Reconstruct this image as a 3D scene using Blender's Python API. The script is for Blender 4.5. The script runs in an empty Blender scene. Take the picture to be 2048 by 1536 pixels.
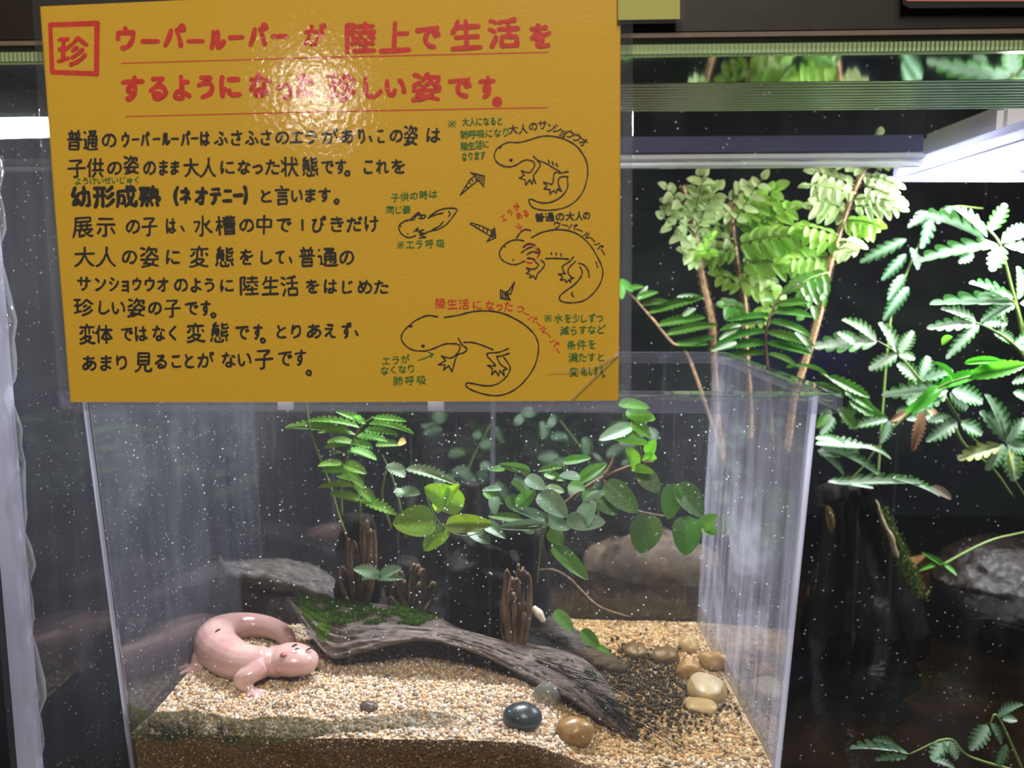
import bpy, bmesh, math, random
import numpy as np
from mathutils import Vector, Matrix, noise as mnoise
R=math.radians
random.seed(7)
S=bpy.context.scene
COL=S.collection
# ------------------------------------------------------------------ camera
PITCH,YAW,F=7.1,2.2,1550.0
cd=bpy.data.cameras.new('camera'); cam=bpy.data.objects.new('camera',cd); COL.objects.link(cam)
CAM=Vector((0,-.31,.25))
cam.location=CAM; cam.rotation_euler=(R(90-PITCH),0,R(YAW))
cd.sensor_width=36; cd.lens=F/2048*36; cd.clip_start=.01; cd.clip_end=20
cd.dof.use_dof=True; cd.dof.focus_distance=.35; cd.dof.aperture_fstop=12
S.camera=cam
RM=cam.rotation_euler.to_matrix()
# ------------------------------------------------------------------ world, exposure
W=bpy.data.worlds.new('dark_room'); S.world=W; W.use_nodes=True
W.node_tree.nodes['Background'].inputs[0].default_value=(.75,.8,1,1)
W.node_tree.nodes['Background'].inputs[1].default_value=.010
S.view_settings.view_transform='Standard'; S.view_settings.look='None'
S.view_settings.exposure=0; S.view_settings.gamma=1; S.view_settings.use_curve_mapping=False
S.cycles.transparent_max_bounces=24; S.cycles.max_bounces=5; S.cycles.diffuse_bounces=2; S.cycles.glossy_bounces=3; S.cycles.transmission_bounces=4
S.cycles.caustics_reflective=False; S.cycles.sample_clamp_indirect=4
# ------------------------------------------------------------------ lights
def area(name,loc,target,size,power,color,sy=None):
    l=bpy.data.lights.new(name,'AREA'); l.energy=power; l.color=color; l.size=size
    if sy: l.shape='RECTANGLE'; l.size_y=sy
    o=bpy.data.objects.new(name,l); COL.objects.link(o); o.location=loc
    o.rotation_euler=(Vector(target)-Vector(loc)).to_track_quat('-Z','Y').to_euler()
    return o
area('room_ceiling_lamp',(.25,-1.5,1.95),(-.1,0,.3),.5,47,(1,.90,.77))
area('room_spot_lamp',(-.575,-1.75,.735),(-.1,0,.3),.07,.95,(1,.93,.8))
area('unseen_led_light',(-.055,.182,.350),(-.045,.075,0),.17,2.4,(.93,.94,1),.03)  # unseen light put in for the glow entering the box from above
area('tank_lamp_light',(.345,.245,.331),(.22,.28,.1),.13,6.2,(.97,.98,1),.07)
# ------------------------------------------------------------------ helpers
def ray(u,v): return RM@Vector(((u-1024)/F,-(v-768)/F,-1))
def at(u,v,Y):
    d=ray(u,v); return CAM+d*((Y-CAM.y)/d.y)
def atz(u,v,Z):
    d=ray(u,v); return CAM+d*((Z-CAM.z)/d.z)
def pxm(p):                                   # metres per photograph pixel at point p
    return abs((RM.transposed()@(Vector(p)-CAM)).z)/F
def tag(o,label=None,cat=None,group=None,kind=None):
    if label: o['label']=label
    if cat: o['category']=cat
    if group: o['group']=group
    if kind: o['kind']=kind
    return o
def thing(name,loc,label,cat,group=None):
    o=bpy.data.objects.new(name,None); COL.objects.link(o); o.location=loc; o.empty_display_size=.01
    return tag(o,label,cat,group)
def link(name,me,mat=None,parent=None,M=None):
    o=bpy.data.objects.new(name,me); COL.objects.link(o)
    if mat and not me.materials: me.materials.append(mat)
    if parent:
        o.parent=parent
        L=Matrix.Translation(-wloc(parent))
        o.matrix_basis=L@(M or Matrix.Identity(4))
    elif M: o.matrix_basis=M
    return o
def wloc(o):
    v=Vector(o.location)
    while o.parent: o=o.parent; v=v+o.location
    return v
def mesh(name,V,Fc,smooth=True):
    me=bpy.data.meshes.new(name); me.from_pydata([tuple(v) for v in V],[],[tuple(f) for f in Fc]); me.update()
    if smooth and len(me.polygons): me.polygons.foreach_set('use_smooth',[True]*len(me.polygons))
    return me
def obj(name,V,Fc,mat,parent=None,smooth=True): return link(name,mesh(name,V,Fc,smooth),mat,parent)
def bm_obj(name,bm,mat,parent=None,smooth=False):
    me=bpy.data.meshes.new(name); bm.to_mesh(me); bm.free()
    if smooth: me.polygons.foreach_set('use_smooth',[True]*len(me.polygons))
    return link(name,me,mat,parent)
def bx(bm,x0,x1,y0,y1,z0,z1,bev=0):
    r=bmesh.ops.create_cube(bm,size=1)
    for v in r['verts']: v.co=Vector(((x0+x1)/2+v.co.x*(x1-x0),(y0+y1)/2+v.co.y*(y1-y0),(z0+z1)/2+v.co.z*(z1-z0)))
    if bev: bmesh.ops.bevel(bm,geom=list({e for v in r['verts'] for e in v.link_edges}),offset=bev,segments=2,affect='EDGES')
def box(name,x0,x1,y0,y1,z0,z1,mat,parent=None,bev=.0004):
    bm=bmesh.new(); bx(bm,x0,x1,y0,y1,z0,z1,bev); return bm_obj(name,bm,mat,parent)
def hexa(name,c,mat,parent=None,bev=.0003):     # c: 8 corners, bottom 4 then top 4
    bm=bmesh.new(); v=[bm.verts.new(p) for p in c]
    for f in ((3,2,1,0),(4,5,6,7),(0,1,5,4),(1,2,6,5),(2,3,7,6),(3,0,4,7)): bm.faces.new([v[i] for i in f])
    if bev: bmesh.ops.bevel(bm,geom=list(bm.edges),offset=bev,segments=2,affect='EDGES')
    return bm_obj(name,bm,mat,parent)
def cat(P,n=8):                                 # Catmull-Rom through P
    P=[Vector(p) for p in P]
    if len(P)<3: return [P[0].lerp(P[-1],i/n) for i in range(n+1)]
    Q=[2*P[0]-P[1]]+P+[2*P[-1]-P[-2]]; out=[]
    for i in range(1,len(Q)-2):
        a,b,c,d=Q[i-1:i+3]
        for k in range(n):
            t=k/n; out.append(.5*((2*b)+(c-a)*t+(2*a-5*b+4*c-d)*t*t+(3*b-a-3*c+d)*t**3))
    out.append(P[-1]); return out
def interp(R_,n):
    return list(np.interp(np.linspace(0,1,n),np.linspace(0,1,len(R_)),R_))
def tube_data(P,rad,seg=8,flat=1.0,disp=None,V=None,Fc=None,caps=True):
    V=[] if V is None else V; Fc=[] if Fc is None else Fc
    n=len(P); rr=interp(rad,n); base=len(V); up=None
    for i,p in enumerate(P):
        t=(P[min(i+1,n-1)]-P[max(i-1,0)]); t=t.normalized() if t.length>1e-9 else Vector((0,0,1))
        if up is None:
            up=Vector((0,0,1)) if abs(t.z)<.9 else Vector((1,0,0))
        s=t.cross(up); s=s.normalized() if s.length>1e-6 else Vector((1,0,0)); up=s.cross(t).normalized()
        for k in range(seg):
            a=2*math.pi*k/seg; d=s*math.cos(a)+up*math.sin(a)*flat
            q=p+d*rr[i]
            if disp: q=q+d*disp(i/(n-1),a,q)
            V.append(q)
    for i in range(n-1):
        for k in range(seg):
            a=base+i*seg+k; b=base+i*seg+(k+1)%seg
            Fc.append((a,b,b+seg,a+seg))
    if caps:
        Fc.append(tuple(base+k for k in range(seg))[::-1]); Fc.append(tuple(base+(n-1)*seg+k for k in range(seg)))
    return V,Fc
def tube(name,P,rad,mat,parent=None,seg=8,n=6,flat=1.0,disp=None):
    V,Fc=tube_data(cat(P,n),rad,seg,flat,disp); return obj(name,V,Fc,mat,parent)
def pxp(L,Y):                                   # [(u,v[,Y])...] -> points
    return [at(p[0],p[1],p[2] if len(p)>2 else Y) for p in L]
# ------------------------------------------------------------------ materials
class NT:
    def __init__(s,name):
        s.m=bpy.data.materials.new(name); s.m.use_nodes=True; s.t=s.m.node_tree; s.t.nodes.clear()
        s.out=s.n('ShaderNodeOutputMaterial')
    def n(s,ty,**k):
        x=s.t.nodes.new(ty)
        for a,b in k.items():
            if a.startswith('i_'): s.set(x,a[2:].replace('_',' '),b)
            else: setattr(x,a,b)
        return x
    def set(s,x,i,v):
        sock=x.inputs[int(i)] if i.isdigit() else x.inputs[i]
        if isinstance(v,bpy.types.NodeSocket): s.t.links.new(v,sock)
        else: sock.default_value=v
    def tex(s,kind='o'):
        c=s.n('ShaderNodeTexCoord'); return c.outputs[{'o':'Object','u':'UV','g':'Generated'}[kind]]
    def map(s,v,sc=(1,1,1),rot=(0,0,0)):
        m=s.n('ShaderNodeMapping'); s.set(m,'Vector',v); m.inputs['Scale'].default_value=sc; m.inputs['Rotation'].default_value=rot; return m.outputs[0]
    def noise(s,v,scale,detail=4,rough=.55,dist=0):
        x=s.n('ShaderNodeTexNoise'); s.set(x,'Vector',v); s.set(x,'Scale',scale); s.set(x,'Detail',detail); s.set(x,'Roughness',rough); s.set(x,'Distortion',dist); return x.outputs[0]
    def voro(s,v,scale,feature='F1',out=0):
        x=s.n('ShaderNodeTexVoronoi'); x.feature=feature; s.set(x,'Vector',v); s.set(x,'Scale',scale); return x.outputs[out]
    def ramp(s,f,st):
        x=s.n('ShaderNodeValToRGB'); s.set(x,'Fac',f); e=x.color_ramp.elements
        while len(e)<len(st): e.new(.5)
        for k,(p,c) in enumerate(st):
            e[k].position=p; e[k].color=(c,c,c,1) if isinstance(c,(int,float)) else (*c,1)
        return x.outputs[0]
    def math(s,op,a,b=0,c=None):
        x=s.n('ShaderNodeMath',operation=op); s.set(x,'0',a); s.set(x,'1',b)
        if c is not None: s.set(x,'2',c)
        return x.outputs[0]
    def mix(s,f,a,b,mode='MIX'):
        x=s.n('ShaderNodeMix',data_type='RGBA',blend_type=mode)
        for i,v in ((0,f),(6,a),(7,b)):
            if isinstance(v,bpy.types.NodeSocket): s.t.links.new(v,x.inputs[i])
            else: x.inputs[i].default_value=v if not isinstance(v,tuple) or len(v)==4 else (*v,1)
        return x.outputs[2]
    def bump(s,h,st,dist=.001):
        x=s.n('ShaderNodeBump'); s.set(x,'Height',h); s.set(x,'Strength',st); s.set(x,'Distance',dist); return x.outputs[0]
    def ms(s,f,a,b):
        x=s.n('ShaderNodeMixShader'); s.set(x,'0',f); s.t.links.new(a,x.inputs[1]); s.t.links.new(b,x.inputs[2]); return x.outputs[0]
    def add(s,a,b):
        x=s.n('ShaderNodeAddShader'); s.t.links.new(a,x.inputs[0]); s.t.links.new(b,x.inputs[1]); return x.outputs[0]
    def done(s,sh): s.t.links.new(sh,s.out.inputs[0]); return s.m
def c4(c): return c if isinstance(c,bpy.types.NodeSocket) or len(c)==4 else (*c,1)
def srgb(r,g,b):
    f=lambda x:(x/255/12.92) if x<=10 else ((x/255+.055)/1.055)**2.4
    return (f(r),f(g),f(b))
def principled(t,col,rough=.5,nrm=None,**k):
    p=t.n('ShaderNodeBsdfPrincipled'); t.set(p,'Base Color',c4(col)); t.set(p,'Roughness',rough)
    if nrm: t.set(p,'Normal',nrm)
    for a,b in k.items(): t.set(p,a.replace('_',' '),b)
    return p.outputs[0]
def plain(name,col,rough=.5,var=.12,scale=120,bump=.0,**k):
    t=NT(name); o=t.tex(); n=t.noise(o,scale)
    c=t.mix(n,tuple(x*(1-var) for x in col),tuple(min(1,x*(1+var)) for x in col))
    nr=t.bump(n,bump,.0006) if bump else None
    return t.done(principled(t,c,rough,nr,**k))
def clear(name,tint=(1,1,1),haze=.03,hcol=(.8,.82,.9),streak=0,speck=0,gloss_rough=.02,f0=.045,bump=0,scr=0,smudge=0,bscale=60,trans=.5,rib=0,grad=0,ribdir='Z'):
    """thin clear plastic: straight-through transparency, Schlick reflection and a layer of dust, scratches and haze"""
    t=NT(name); o=t.tex()
    lw=t.n('ShaderNodeLayerWeight'); lw.inputs[0].default_value=.5
    fr=t.math('ADD',t.math('MULTIPLY',t.math('POWER',lw.outputs['Facing'],5),1-f0),f0)
    nr=None
    if bump: nr=t.bump(t.noise(o,bscale,3),bump,.002)
    if rib:
        w=t.n('ShaderNodeTexWave',wave_type='BANDS',bands_direction='X' if rib<0 else ribdir); t.set(w,'Vector',o); t.set(w,'Scale',abs(rib)); nr=t.bump(w.outputs[1],1,.0012)
    tr=t.n('ShaderNodeBsdfTransparent',i_Color=(*tint,1)).outputs[0]
    g=t.n('ShaderNodeBsdfGlossy',i_Roughness=gloss_rough)
    if nr: t.set(g,'Normal',nr)
    if nr: t.set(lw,'Normal',nr)
    d=t.n('ShaderNodeBsdfDiffuse',i_Color=(*hcol,1)); l=t.n('ShaderNodeBsdfTranslucent',i_Color=(*hcol,1))
    dust=t.ms(trans,d.outputs[0],l.outputs[0])
    f=t.math('MULTIPLY',haze,t.ramp(t.noise(o,14,1),[(.25,.45),(.75,1.5 if False else 1)]))
    if smudge:
        f=t.math('ADD',f,t.math('MULTIPLY',smudge,t.ramp(t.noise(o,9,3,.65,1.5),[(.48,0),(.75,1)])))
    if streak:
        sv=t.map(o,(1,1,.09)); f=t.math('ADD',f,t.math('MULTIPLY',streak*.7,t.ramp(t.noise(sv,110,2,.6),[(.38,0),(.85,1)])))
    if scr:
        for rot in ((.5,.9,.2),):
            sv=t.map(o,(1,1,.02),rot); f=t.math('ADD',f,t.math('MULTIPLY',scr*.4,t.ramp(t.noise(sv,520,0,.5),[(.76,0),(.82,1)])))
    if speck:
        v=t.voro(o,330); sz=t.ramp(t.noise(o,150,0),[(.42,0),(.62,1)])
        f=t.math('ADD',f,t.math('MULTIPLY',speck,t.math('MULTIPLY',t.ramp(v,[(.10,1),(.15,0)]),sz)))
    if grad:
        sp=t.n('ShaderNodeSeparateXYZ'); t.set(sp,'0',o); f=t.math('MULTIPLY',f,t.ramp(t.math('MULTIPLY',sp.outputs[2],5),[(.2,1),(.55,.8),(1,grad)]))
    f=t.math('MINIMUM',t.math('MULTIPLY',f,1.85),.97)
    # the far face of each sheet is clean: all the dust sits on the face that is met first
    lw2=t.n('ShaderNodeLayerWeight'); lw2.inputs[0].default_value=.5
    fr2=t.math('ADD',t.math('MULTIPLY',t.math('POWER',lw2.outputs['Facing'],5),1-f0),f0)
    tr2=t.n('ShaderNodeBsdfTransparent',i_Color=(*tint,1)).outputs[0]; g2=t.n('ShaderNodeBsdfGlossy',i_Roughness=gloss_rough).outputs[0]
    ge=t.n('ShaderNodeNewGeometry')
    return t.done(t.ms(ge.outputs['Backfacing'],t.ms(fr,t.ms(f,tr,dust),g.outputs[0]),t.ms(fr2,tr2,g2)))
def bark(name,dark,light,rough=.45,sc=(1,1,1),moss=None,bump=.8,scale=160,thr=.55,spec=.5):
    t=NT(name); o=t.map(t.tex(),sc); n=t.noise(o,scale,6,.65,.4); n2=t.noise(t.tex(),40,3)
    c=t.mix(t.ramp(n,[(.35,0),(.7,1)]),dark,light)
    if moss:
        c=t.mix(t.ramp(t.noise(t.tex(),55,5,.7),[(thr,0),(thr+.12,1)]),c,moss)
    return t.done(principled(t,c,t.ramp(n2,[(.3,rough*.6),(.7,min(1,rough*1.3))]),t.bump(n,bump,.0012),Specular_IOR_Level=spec))
def leafmat(name,edge,mid=None,trans=.35,vein=.25,rough=.4,lobes=0):
    t=NT(name); uv=t.n('ShaderNodeUVMap'); uv.uv_map='UVMap'; sp=t.n('ShaderNodeSeparateXYZ'); t.set(sp,'0',uv.outputs[0])
    d=t.math('ABSOLUTE',t.math('SUBTRACT',sp.outputs[0],.5))
    oi=t.n('ShaderNodeObjectInfo'); o=t.tex()
    n=t.noise(o,4,3)
    col=t.mix(t.math('MULTIPLY',n,.6),edge,tuple(x*.62 for x in edge))
    if mid:
        f=t.math('ADD',d,t.math('MULTIPLY',t.math('SUBTRACT',n,.5),.18))
        col=t.mix(t.ramp(f,[(.20,1),(.36,0)]),col,mid)
    if vein:
        dv=t.math('ADD',sp.outputs[1],t.math('MULTIPLY',d,-.55))
        w=t.math('ABSOLUTE',t.math('SUBTRACT',t.math('FRACT',t.math('MULTIPLY',dv,7)),.5))
        lv=t.math('MAXIMUM',t.ramp(w,[(.0,1),(.07,0)]),t.ramp(d,[(.0,1),(.025,0)]))
        col=t.mix(t.math('MULTIPLY',lv,vein),col,tuple(min(1,x*1.7+.03) for x in (mid or edge)))
    hs=t.n('ShaderNodeHueSaturation'); t.set(hs,'Color',col)
    t.set(hs,'Hue',t.math('ADD',.488,t.math('MULTIPLY',oi.outputs['Random'],.024)))
    t.set(hs,'Value',t.math('ADD',.8,t.math('MULTIPLY',oi.outputs['Random'],.4)))
    col=hs.outputs[0]
    p=principled(t,col,rough,t.bump(t.noise(o,18,2),.15,.02))
    tl=t.n('ShaderNodeBsdfTranslucent'); t.set(tl,'Color',col)
    return t.done(t.ms(trans,p,tl.outputs[0]))
# ------------------------------------------------------------------ materials used for the large structure
M_pane=clear('front_pane_glass',haze=.005,speck=.11,scr=.010,smudge=.008)
M_sidep=clear('side_acrylic',tint=(.86,.88,.92),haze=.04,speck=.3,streak=.03)
M_edge=clear('acrylic_edge',tint=(.7,.72,.8),haze=.62,hcol=(.78,.78,.95),speck=.2,gloss_rough=.2)
M_boxf=clear('box_front_plastic',haze=.011,hcol=(.8,.82,.9),speck=.4,scr=.03,smudge=.02,streak=.0)
M_boxl=clear('box_left_plastic',haze=.045,hcol=(.72,.76,.95),speck=.5,streak=.06,smudge=.04,scr=.04)
M_boxr=clear('box_right_plastic',haze=.22,hcol=(.82,.82,.98),speck=.3,streak=.32,smudge=.28,scr=.08,grad=.22)
M_boxb=clear('box_back_plastic',haze=.014,hcol=(.75,.78,.95),speck=.3,streak=.02,smudge=.03)
M_boxe=clear('box_corner_plastic',haze=.42,hcol=(.82,.82,1),gloss_rough=.1,f0=.1)  # milky haze paints the light caught in the rounded edges
M_rim=clear('box_rim_plastic',tint=(.93,.93,.97),haze=.06,hcol=(.85,.85,1),f0=.13,gloss_rough=.05,bump=.25,bscale=90)
M_rail=clear('rail_acrylic',tint=(.55,.66,.55),haze=.9,hcol=(.72,.92,.5),rib=-196,gloss_rough=.15)  # edge light picked up from the plants is put into the green haze
M_rail2=clear('rail_acrylic_dull',tint=(.5,.55,.5),haze=.95,hcol=(.5,.58,.48),gloss_rough=.3)
M_track=clear('ribbed_track',tint=(.2,.25,.2),haze=.5,hcol=(.24,.34,.15),gloss_rough=.3,f0=.4,rib=62,ribdir='Y')
M_flange=clear('flange_glass',tint=(.2,.22,.2),haze=.10,hcol=(.5,.5,.45),f0=.62,gloss_rough=.05)
M_bar=clear('brace_bar_acrylic',tint=(.6,.65,.75),haze=.95,hcol=(.9,.93,1),f0=.15,gloss_rough=.2,bump=.6,bscale=30)
M_blue=plain('navy_brace',srgb(52,56,88),.4)
M_beam=plain('dark_beam_wood',srgb(34,25,20),.5,.35,90,.2)
M_lip=plain('lip_edge',srgb(120,104,90),.6,.3,200,.3)
M_black=plain('black_wall',(.004,.004,.005),.8)
t=NT('tank_back_painted'); o=t.tex()
c=t.mix(t.ramp(t.noise(o,7,5,.6,.8),[(.42,0),(.7,1)]),srgb(9,10,16),srgb(20,28,22))
c=t.mix(t.ramp(t.noise(o,3.1,3),[(.55,0),(.72,1)]),c,srgb(16,22,54))
M_back=t.done(principled(t,c,.8,t.bump(t.noise(o,40),.3,.004),Specular_IOR_Level=.05))
t=NT('tank_bed'); o=t.tex()
c=t.mix(t.ramp(t.noise(o,16,6,.7,1),[(.45,0),(.72,1)]),srgb(26,20,14),srgb(96,66,36))
M_bed=t.done(principled(t,c,.8,t.bump(t.noise(o,90,5),.8,.004)))
# ------------------------------------------------------------------ the tank that holds everything
XL=-.2125; XLo=-.2215; ZT=.338
def struct(o): return tag(o,kind='structure')
bm=bmesh.new(); bx(bm,XLo,.72,-.016,-.0125,-.16,at(1600,107,-.016).z)
fp=struct(bm_obj('window_1',bm,M_pane))
# left acrylic wall with its polished pale front edge
w=struct(box('wall_left',XLo,XL,-.0095,.60,-.16,.352,M_sidep,None,.0003))
box('polished_edge',XLo,XL+.0006,-.0121,-.0095,-.16,.352,M_edge,w,0)
P=[];rr=[]
for i in range(60):
    z=-.08+i*.0072; P.append(Vector((XL+.0012+.0012*math.sin(i*.9)+.0009*math.sin(i*2.3+1),-.0100,z))); rr.append(.0014+.0007*math.sin(i*1.7)+.0006*math.sin(i*.61))
V,Fc=tube_data(P,rr,8); obj('silicone_bead',V,Fc,clear('silicone',haze=.25,f0=.1,bump=.5,bscale=150),w)
struct(box('wall_back',XLo,.9,.60,.61,-.16,.60,M_back,None,0))
struct(box('wall_right',.88,.89,-.016,.60,-.16,.60,M_back,None,0))
struct(box('wall_outer',-.9,-.30,-.005,.62,-.3,.8,M_black,None,0))
V=[];Fc=[];nx,ny=60,30
for j in range(ny+1):
    for i in range(nx+1):
        x=-.22+1.12*i/nx; y=-.0125+.62*j/ny
        V.append((x,y,-.10+.03*(y/.6)+.012*mnoise.noise((x*14,y*14,3))))
for j in range(ny):
    for i in range(nx):
        a=j*(nx+1)+i; Fc.append((a,a+1,a+nx+2,a+nx+1))
struct(obj('floor',V,Fc,M_bed))
# tank water
zw=atz(1700,1240,0); ZW=(lambda p:p.z)(at(1700,1240,.30))
t=NT('dark_pond_water'); o=t.tex()
lw=t.n('ShaderNodeLayerWeight'); lw.inputs[0].default_value=.5
nr=t.bump(t.noise(o,42,4,.6,.8),.16,.005); t.set(lw,'Normal',nr)
fr=t.math('ADD',t.math('MULTIPLY',t.math('POWER',lw.outputs['Facing'],4),.8),.055)
tr=t.n('ShaderNodeBsdfTransparent',i_Color=(.30,.24,.13,1)).outputs[0]
g=t.n('ShaderNodeBsdfGlossy',i_Roughness=.03); t.set(g,'Normal',nr)
M_pond=t.done(t.ms(fr,tr,g.outputs[0]))
pw=obj('pond_water',[(XL,-.012,ZW),(.88,-.012,ZW),(.88,.60,ZW),(XL,.60,ZW)],[(0,1,2,3)],M_pond,None,False)
tag(pw,'still dark brown water covering the tank floor below the ferns','water',kind='stuff')
st=box('pedestal',-.16,.09,.03,.185,-.12,-.0005,plain('slate',(.03,.03,.032),.7),None,.002)
tag(st,'dark slab standing in the water under the clear plastic box','pedestal')
# top rails
def strip(name,v0,v1,Y0,Y1,mat,par=None,x0=XLo,x1=.72):
    za=at(1645,v1,Y0).z; zb=at(1645,v0,Y0).z
    return box(name,x0,x1,Y0,Y1,za,zb,mat,par,.0003)
struct(strip('trim_1',-180,61,-.0168,.012,M_beam))
struct(strip('trim_2',61.3,73,-.0180,-.0126,M_lip))
rail=struct(strip('trim_3',73.3,84,-.0165,-.0126,M_rail2))
strip('rail_strip',84.3,106,-.0166,-.0130,M_rail,rail)
zf=at(1645,106,-.0122).z
yf=atz(1645,163,zf).y
fl=struct(box('trim_4',XL+.0003,.72,-.0122,yf,zf,zf+.004,M_flange,None,.0003))
yt=atz(1645,221,zf).y
tk=struct(box('trim_5',XL+.0003,.72,yf+.0003,yt,zf,zf+.004,M_track,None,.0003))
# middle brace of the tank (navy band over a bright acrylic bar)
Yb=.235
struct(box('trim_6',XL+.0003,.255,Yb,Yb+.006,at(1440,306,Yb).z,at(1440,272,Yb).z,M_blue,None,.0005))
b7=struct(box('trim_7',XL+.0003,.255,Yb-.004,Yb+.008,at(1440,322,Yb).z,at(1440,310,Yb).z,M_bar,None,.001))
box('brace_bar_lower',XL+.0003,.255,Yb-.003,Yb+.006,at(1440,335,Yb).z,at(1440,325,Yb).z,M_bar,b7,.001)
# ------------------------------------------------------------------ clear plastic box
ZR=.2084; TP=.038
BX0,BX1,BY0,BY1=at(155,822,0).x,at(1643,822,0).x,0.,.190
def ins(z): return (ZR-z)*TP
bc=((BX0+BX1)/2,(BY0+BY1)/2)
pb=thing('clear_plastic_box',(bc[0],bc[1],0),'clear scratched plastic box with a flanged rim holding sand, driftwood and plants','box')
T=.0024; rc=.0042
def wallq(side,z):
    i=ins(z); x0,x1,y0,y1=BX0+i,BX1-i,BY0+i,BY1-i
    if side=='f': return (x0+rc,y0),(x1-rc,y0),(x1-rc,y0+T),(x0+rc,y0+T)
    if side=='b': return (x0+rc,y1-T),(x1-rc,y1-T),(x1-rc,y1),(x0+rc,y1)
    if side=='l': return (x0,y0+rc),(x0+T,y0+rc),(x0+T,y1-rc),(x0,y1-rc)
    return (x1-T,y0+rc),(x1,y0+rc),(x1,y1-rc),(x1-T,y1-rc)
ZB=ZR-.0016
for s,nm,mt in (('f','front_wall',M_boxf),('b','back_wall',M_boxb),('l','left_wall',M_boxl),('r','right_wall',M_boxr)):
    hexa(nm,[(*p,.0) for p in wallq(s,0)]+[(*p,ZB) for p in wallq(s,ZB)],mt,pb,0)
i0=ins(0); box('box_base',BX0+i0+rc,BX1-i0-rc,BY0+i0+rc,BY1-i0-rc,0,.0024,M_boxb,pb,0)
for cx,cy,a0 in ((0,0,180),(1,0,270),(1,1,0),(0,1,90)):
    V=[];Fc=[];k=6
    for z in (0,ZB):
        i=ins(z); X=(BX0+i+rc) if cx==0 else (BX1-i-rc); Y=(BY0+i+rc) if cy==0 else (BY1-i-rc)
        for r_ in (rc,rc-T):
            for q in range(k+1):
                a=R(a0+90*q/k); V.append((X+r_*math.cos(a),Y+r_*math.sin(a),z))
    n=k+1
    for q in range(k):
        Fc+= [(q,q+1,2*n+q+1,2*n+q),(n+q+1,n+q,3*n+q,3*n+q+1)]
    for q in (0,k): Fc.append((q,2*n+q,3*n+q,n+q))
    obj('corner_edge',V,Fc,M_boxe if cy==0 else M_boxb,pb)
# rim: a flat flange with a short turned-down lip, swept round the opening
OUT=.0088
prof=[(-.0006,ZR-.0014),(-.0006,ZR-.0002),(.0008,ZR+.0006),(OUT-.001,ZR+.0002),(OUT,ZR-.001),(OUT,ZR-.0072),(OUT-.002,ZR-.0074),(OUT-.0022,ZR-.0026),(.0012,ZR-.0020)]
def loop(d,n=6):
    L=[]
    for cx,cy,a0 in ((0,0,180),(1,0,270),(1,1,0),(0,1,90)):
        X=(BX0+rc) if cx==0 else (BX1-rc); Y=(BY0+rc) if cy==0 else (BY1-rc)
        for q in range(n+1):
            a=R(a0+90*q/n); L.append((X+(rc+d)*math.cos(a),Y+(rc+d)*math.sin(a)))
    return L
V=[];Fc=[]
for d,z in prof: V+=[(x,y,z) for x,y in loop(d)]
m=len(loop(0)); k=len(prof)
for j in range(k):
    for q in range(m):
        a=j*m+q; b=j*m+(q+1)%m; c=((j+1)%k)*m+(q+1)%m; d=((j+1)%k)*m+q; Fc.append((a,b,c,d))
obj('rim',V,Fc,M_rim,pb,False)
for u in (572,872):
    p=at(u,808,-OUT); box('rim_notch',p.x-.0032,p.x+.0032,-OUT-.0009,-OUT-.0002,ZR-.0068,ZR-.0015,M_boxe,pb,.0003)
# algae film on the inside of the front wall
def yin(z): return BY0+ins(z)+T
def onfront(u,v):
    p=at(u,v,.012)
    for _ in range(4): p=at(u,v,yin(p.z)+.0003)
    return p
top=[(254,1400),(275,1412),(300,1418),(340,1420),(385,1418),(440,1428),(490,1436),(540,1430),(600,1432),(660,1440),(700,1438),(760,1428),(830,1418),(880,1424),(920,1436),(960,1444)]
bot=[(264,1492),(275,1488),(300,1484),(340,1490),(385,1480),(440,1488),(490,1494),(540,1490),(600,1482),(660,1470),(700,1466),(760,1462),(830,1456),(880,1456),(920,1456),(960,1452)]
V=[];Fc=[];ns=96;nr_=8
tp=cat([(a,b,0) for a,b in top],6); bt=cat([(a,b,0) for a,b in bot],6); ns=len(tp)-1
for i in range(ns+1):
    for j in range(nr_+1):
        q=tp[i].lerp(bt[i],j/nr_); p=onfront(q.x,q.y+2*mnoise.noise((q.x*.05,j,1))); V.append(p)
for i in range(ns):
    for j in range(nr_):
        a=i*(nr_+1)+j; Fc.append((a,a+1,a+nr_+2,a+nr_+1))
me=mesh('algae_film',V,Fc); uvl=me.uv_layers.new(name='UVMap')
for l in me.loops:
    i,j=divmod(l.vertex_index,nr_+1); uvl.data[l.index].uv=(i/ns,j/nr_)
t=NT('algae'); uv=t.n('ShaderNodeUVMap'); uv.uv_map='UVMap'; sp=t.n('ShaderNodeSeparateXYZ'); t.set(sp,'0',uv.outputs[0])
o=t.tex(); n=t.noise(t.map(o,(1,1,.35)),380,5,.7); n2=t.noise(o,60,4)
dk=t.math('MULTIPLY',t.ramp(sp.outputs[1],[(0,0),(.25,.5),(.5,1),(.85,.9),(1,.3)]),t.ramp(sp.outputs[0],[(0,1),(.35,1),(.5,.35),(1,.2)]))
dk=t.math('MULTIPLY',dk,t.ramp(t.math('ADD',t.math('MULTIPLY',n2,.7),t.math('MULTIPLY',n,.3)),[(.40,.5),(.52,1)]))
col=t.mix(dk,srgb(128,130,72),srgb(16,26,10))
col=t.mix(t.ramp(sp.outputs[0],[(.45,0),(.8,1)]),col,srgb(100,112,86))
al=t.math('MULTIPLY',t.ramp(sp.outputs[1],[(0,0),(.08,.9),(.9,.97),(1,0)]),t.ramp(sp.outputs[0],[(0,1),(.45,.95),(.7,.75),(.9,.5),(1,0)]))
al=t.math('MULTIPLY',al,t.ramp(t.math('ADD',n,t.math('MULTIPLY',n2,.4)),[(.5,.6),(.7,1)]))
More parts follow.
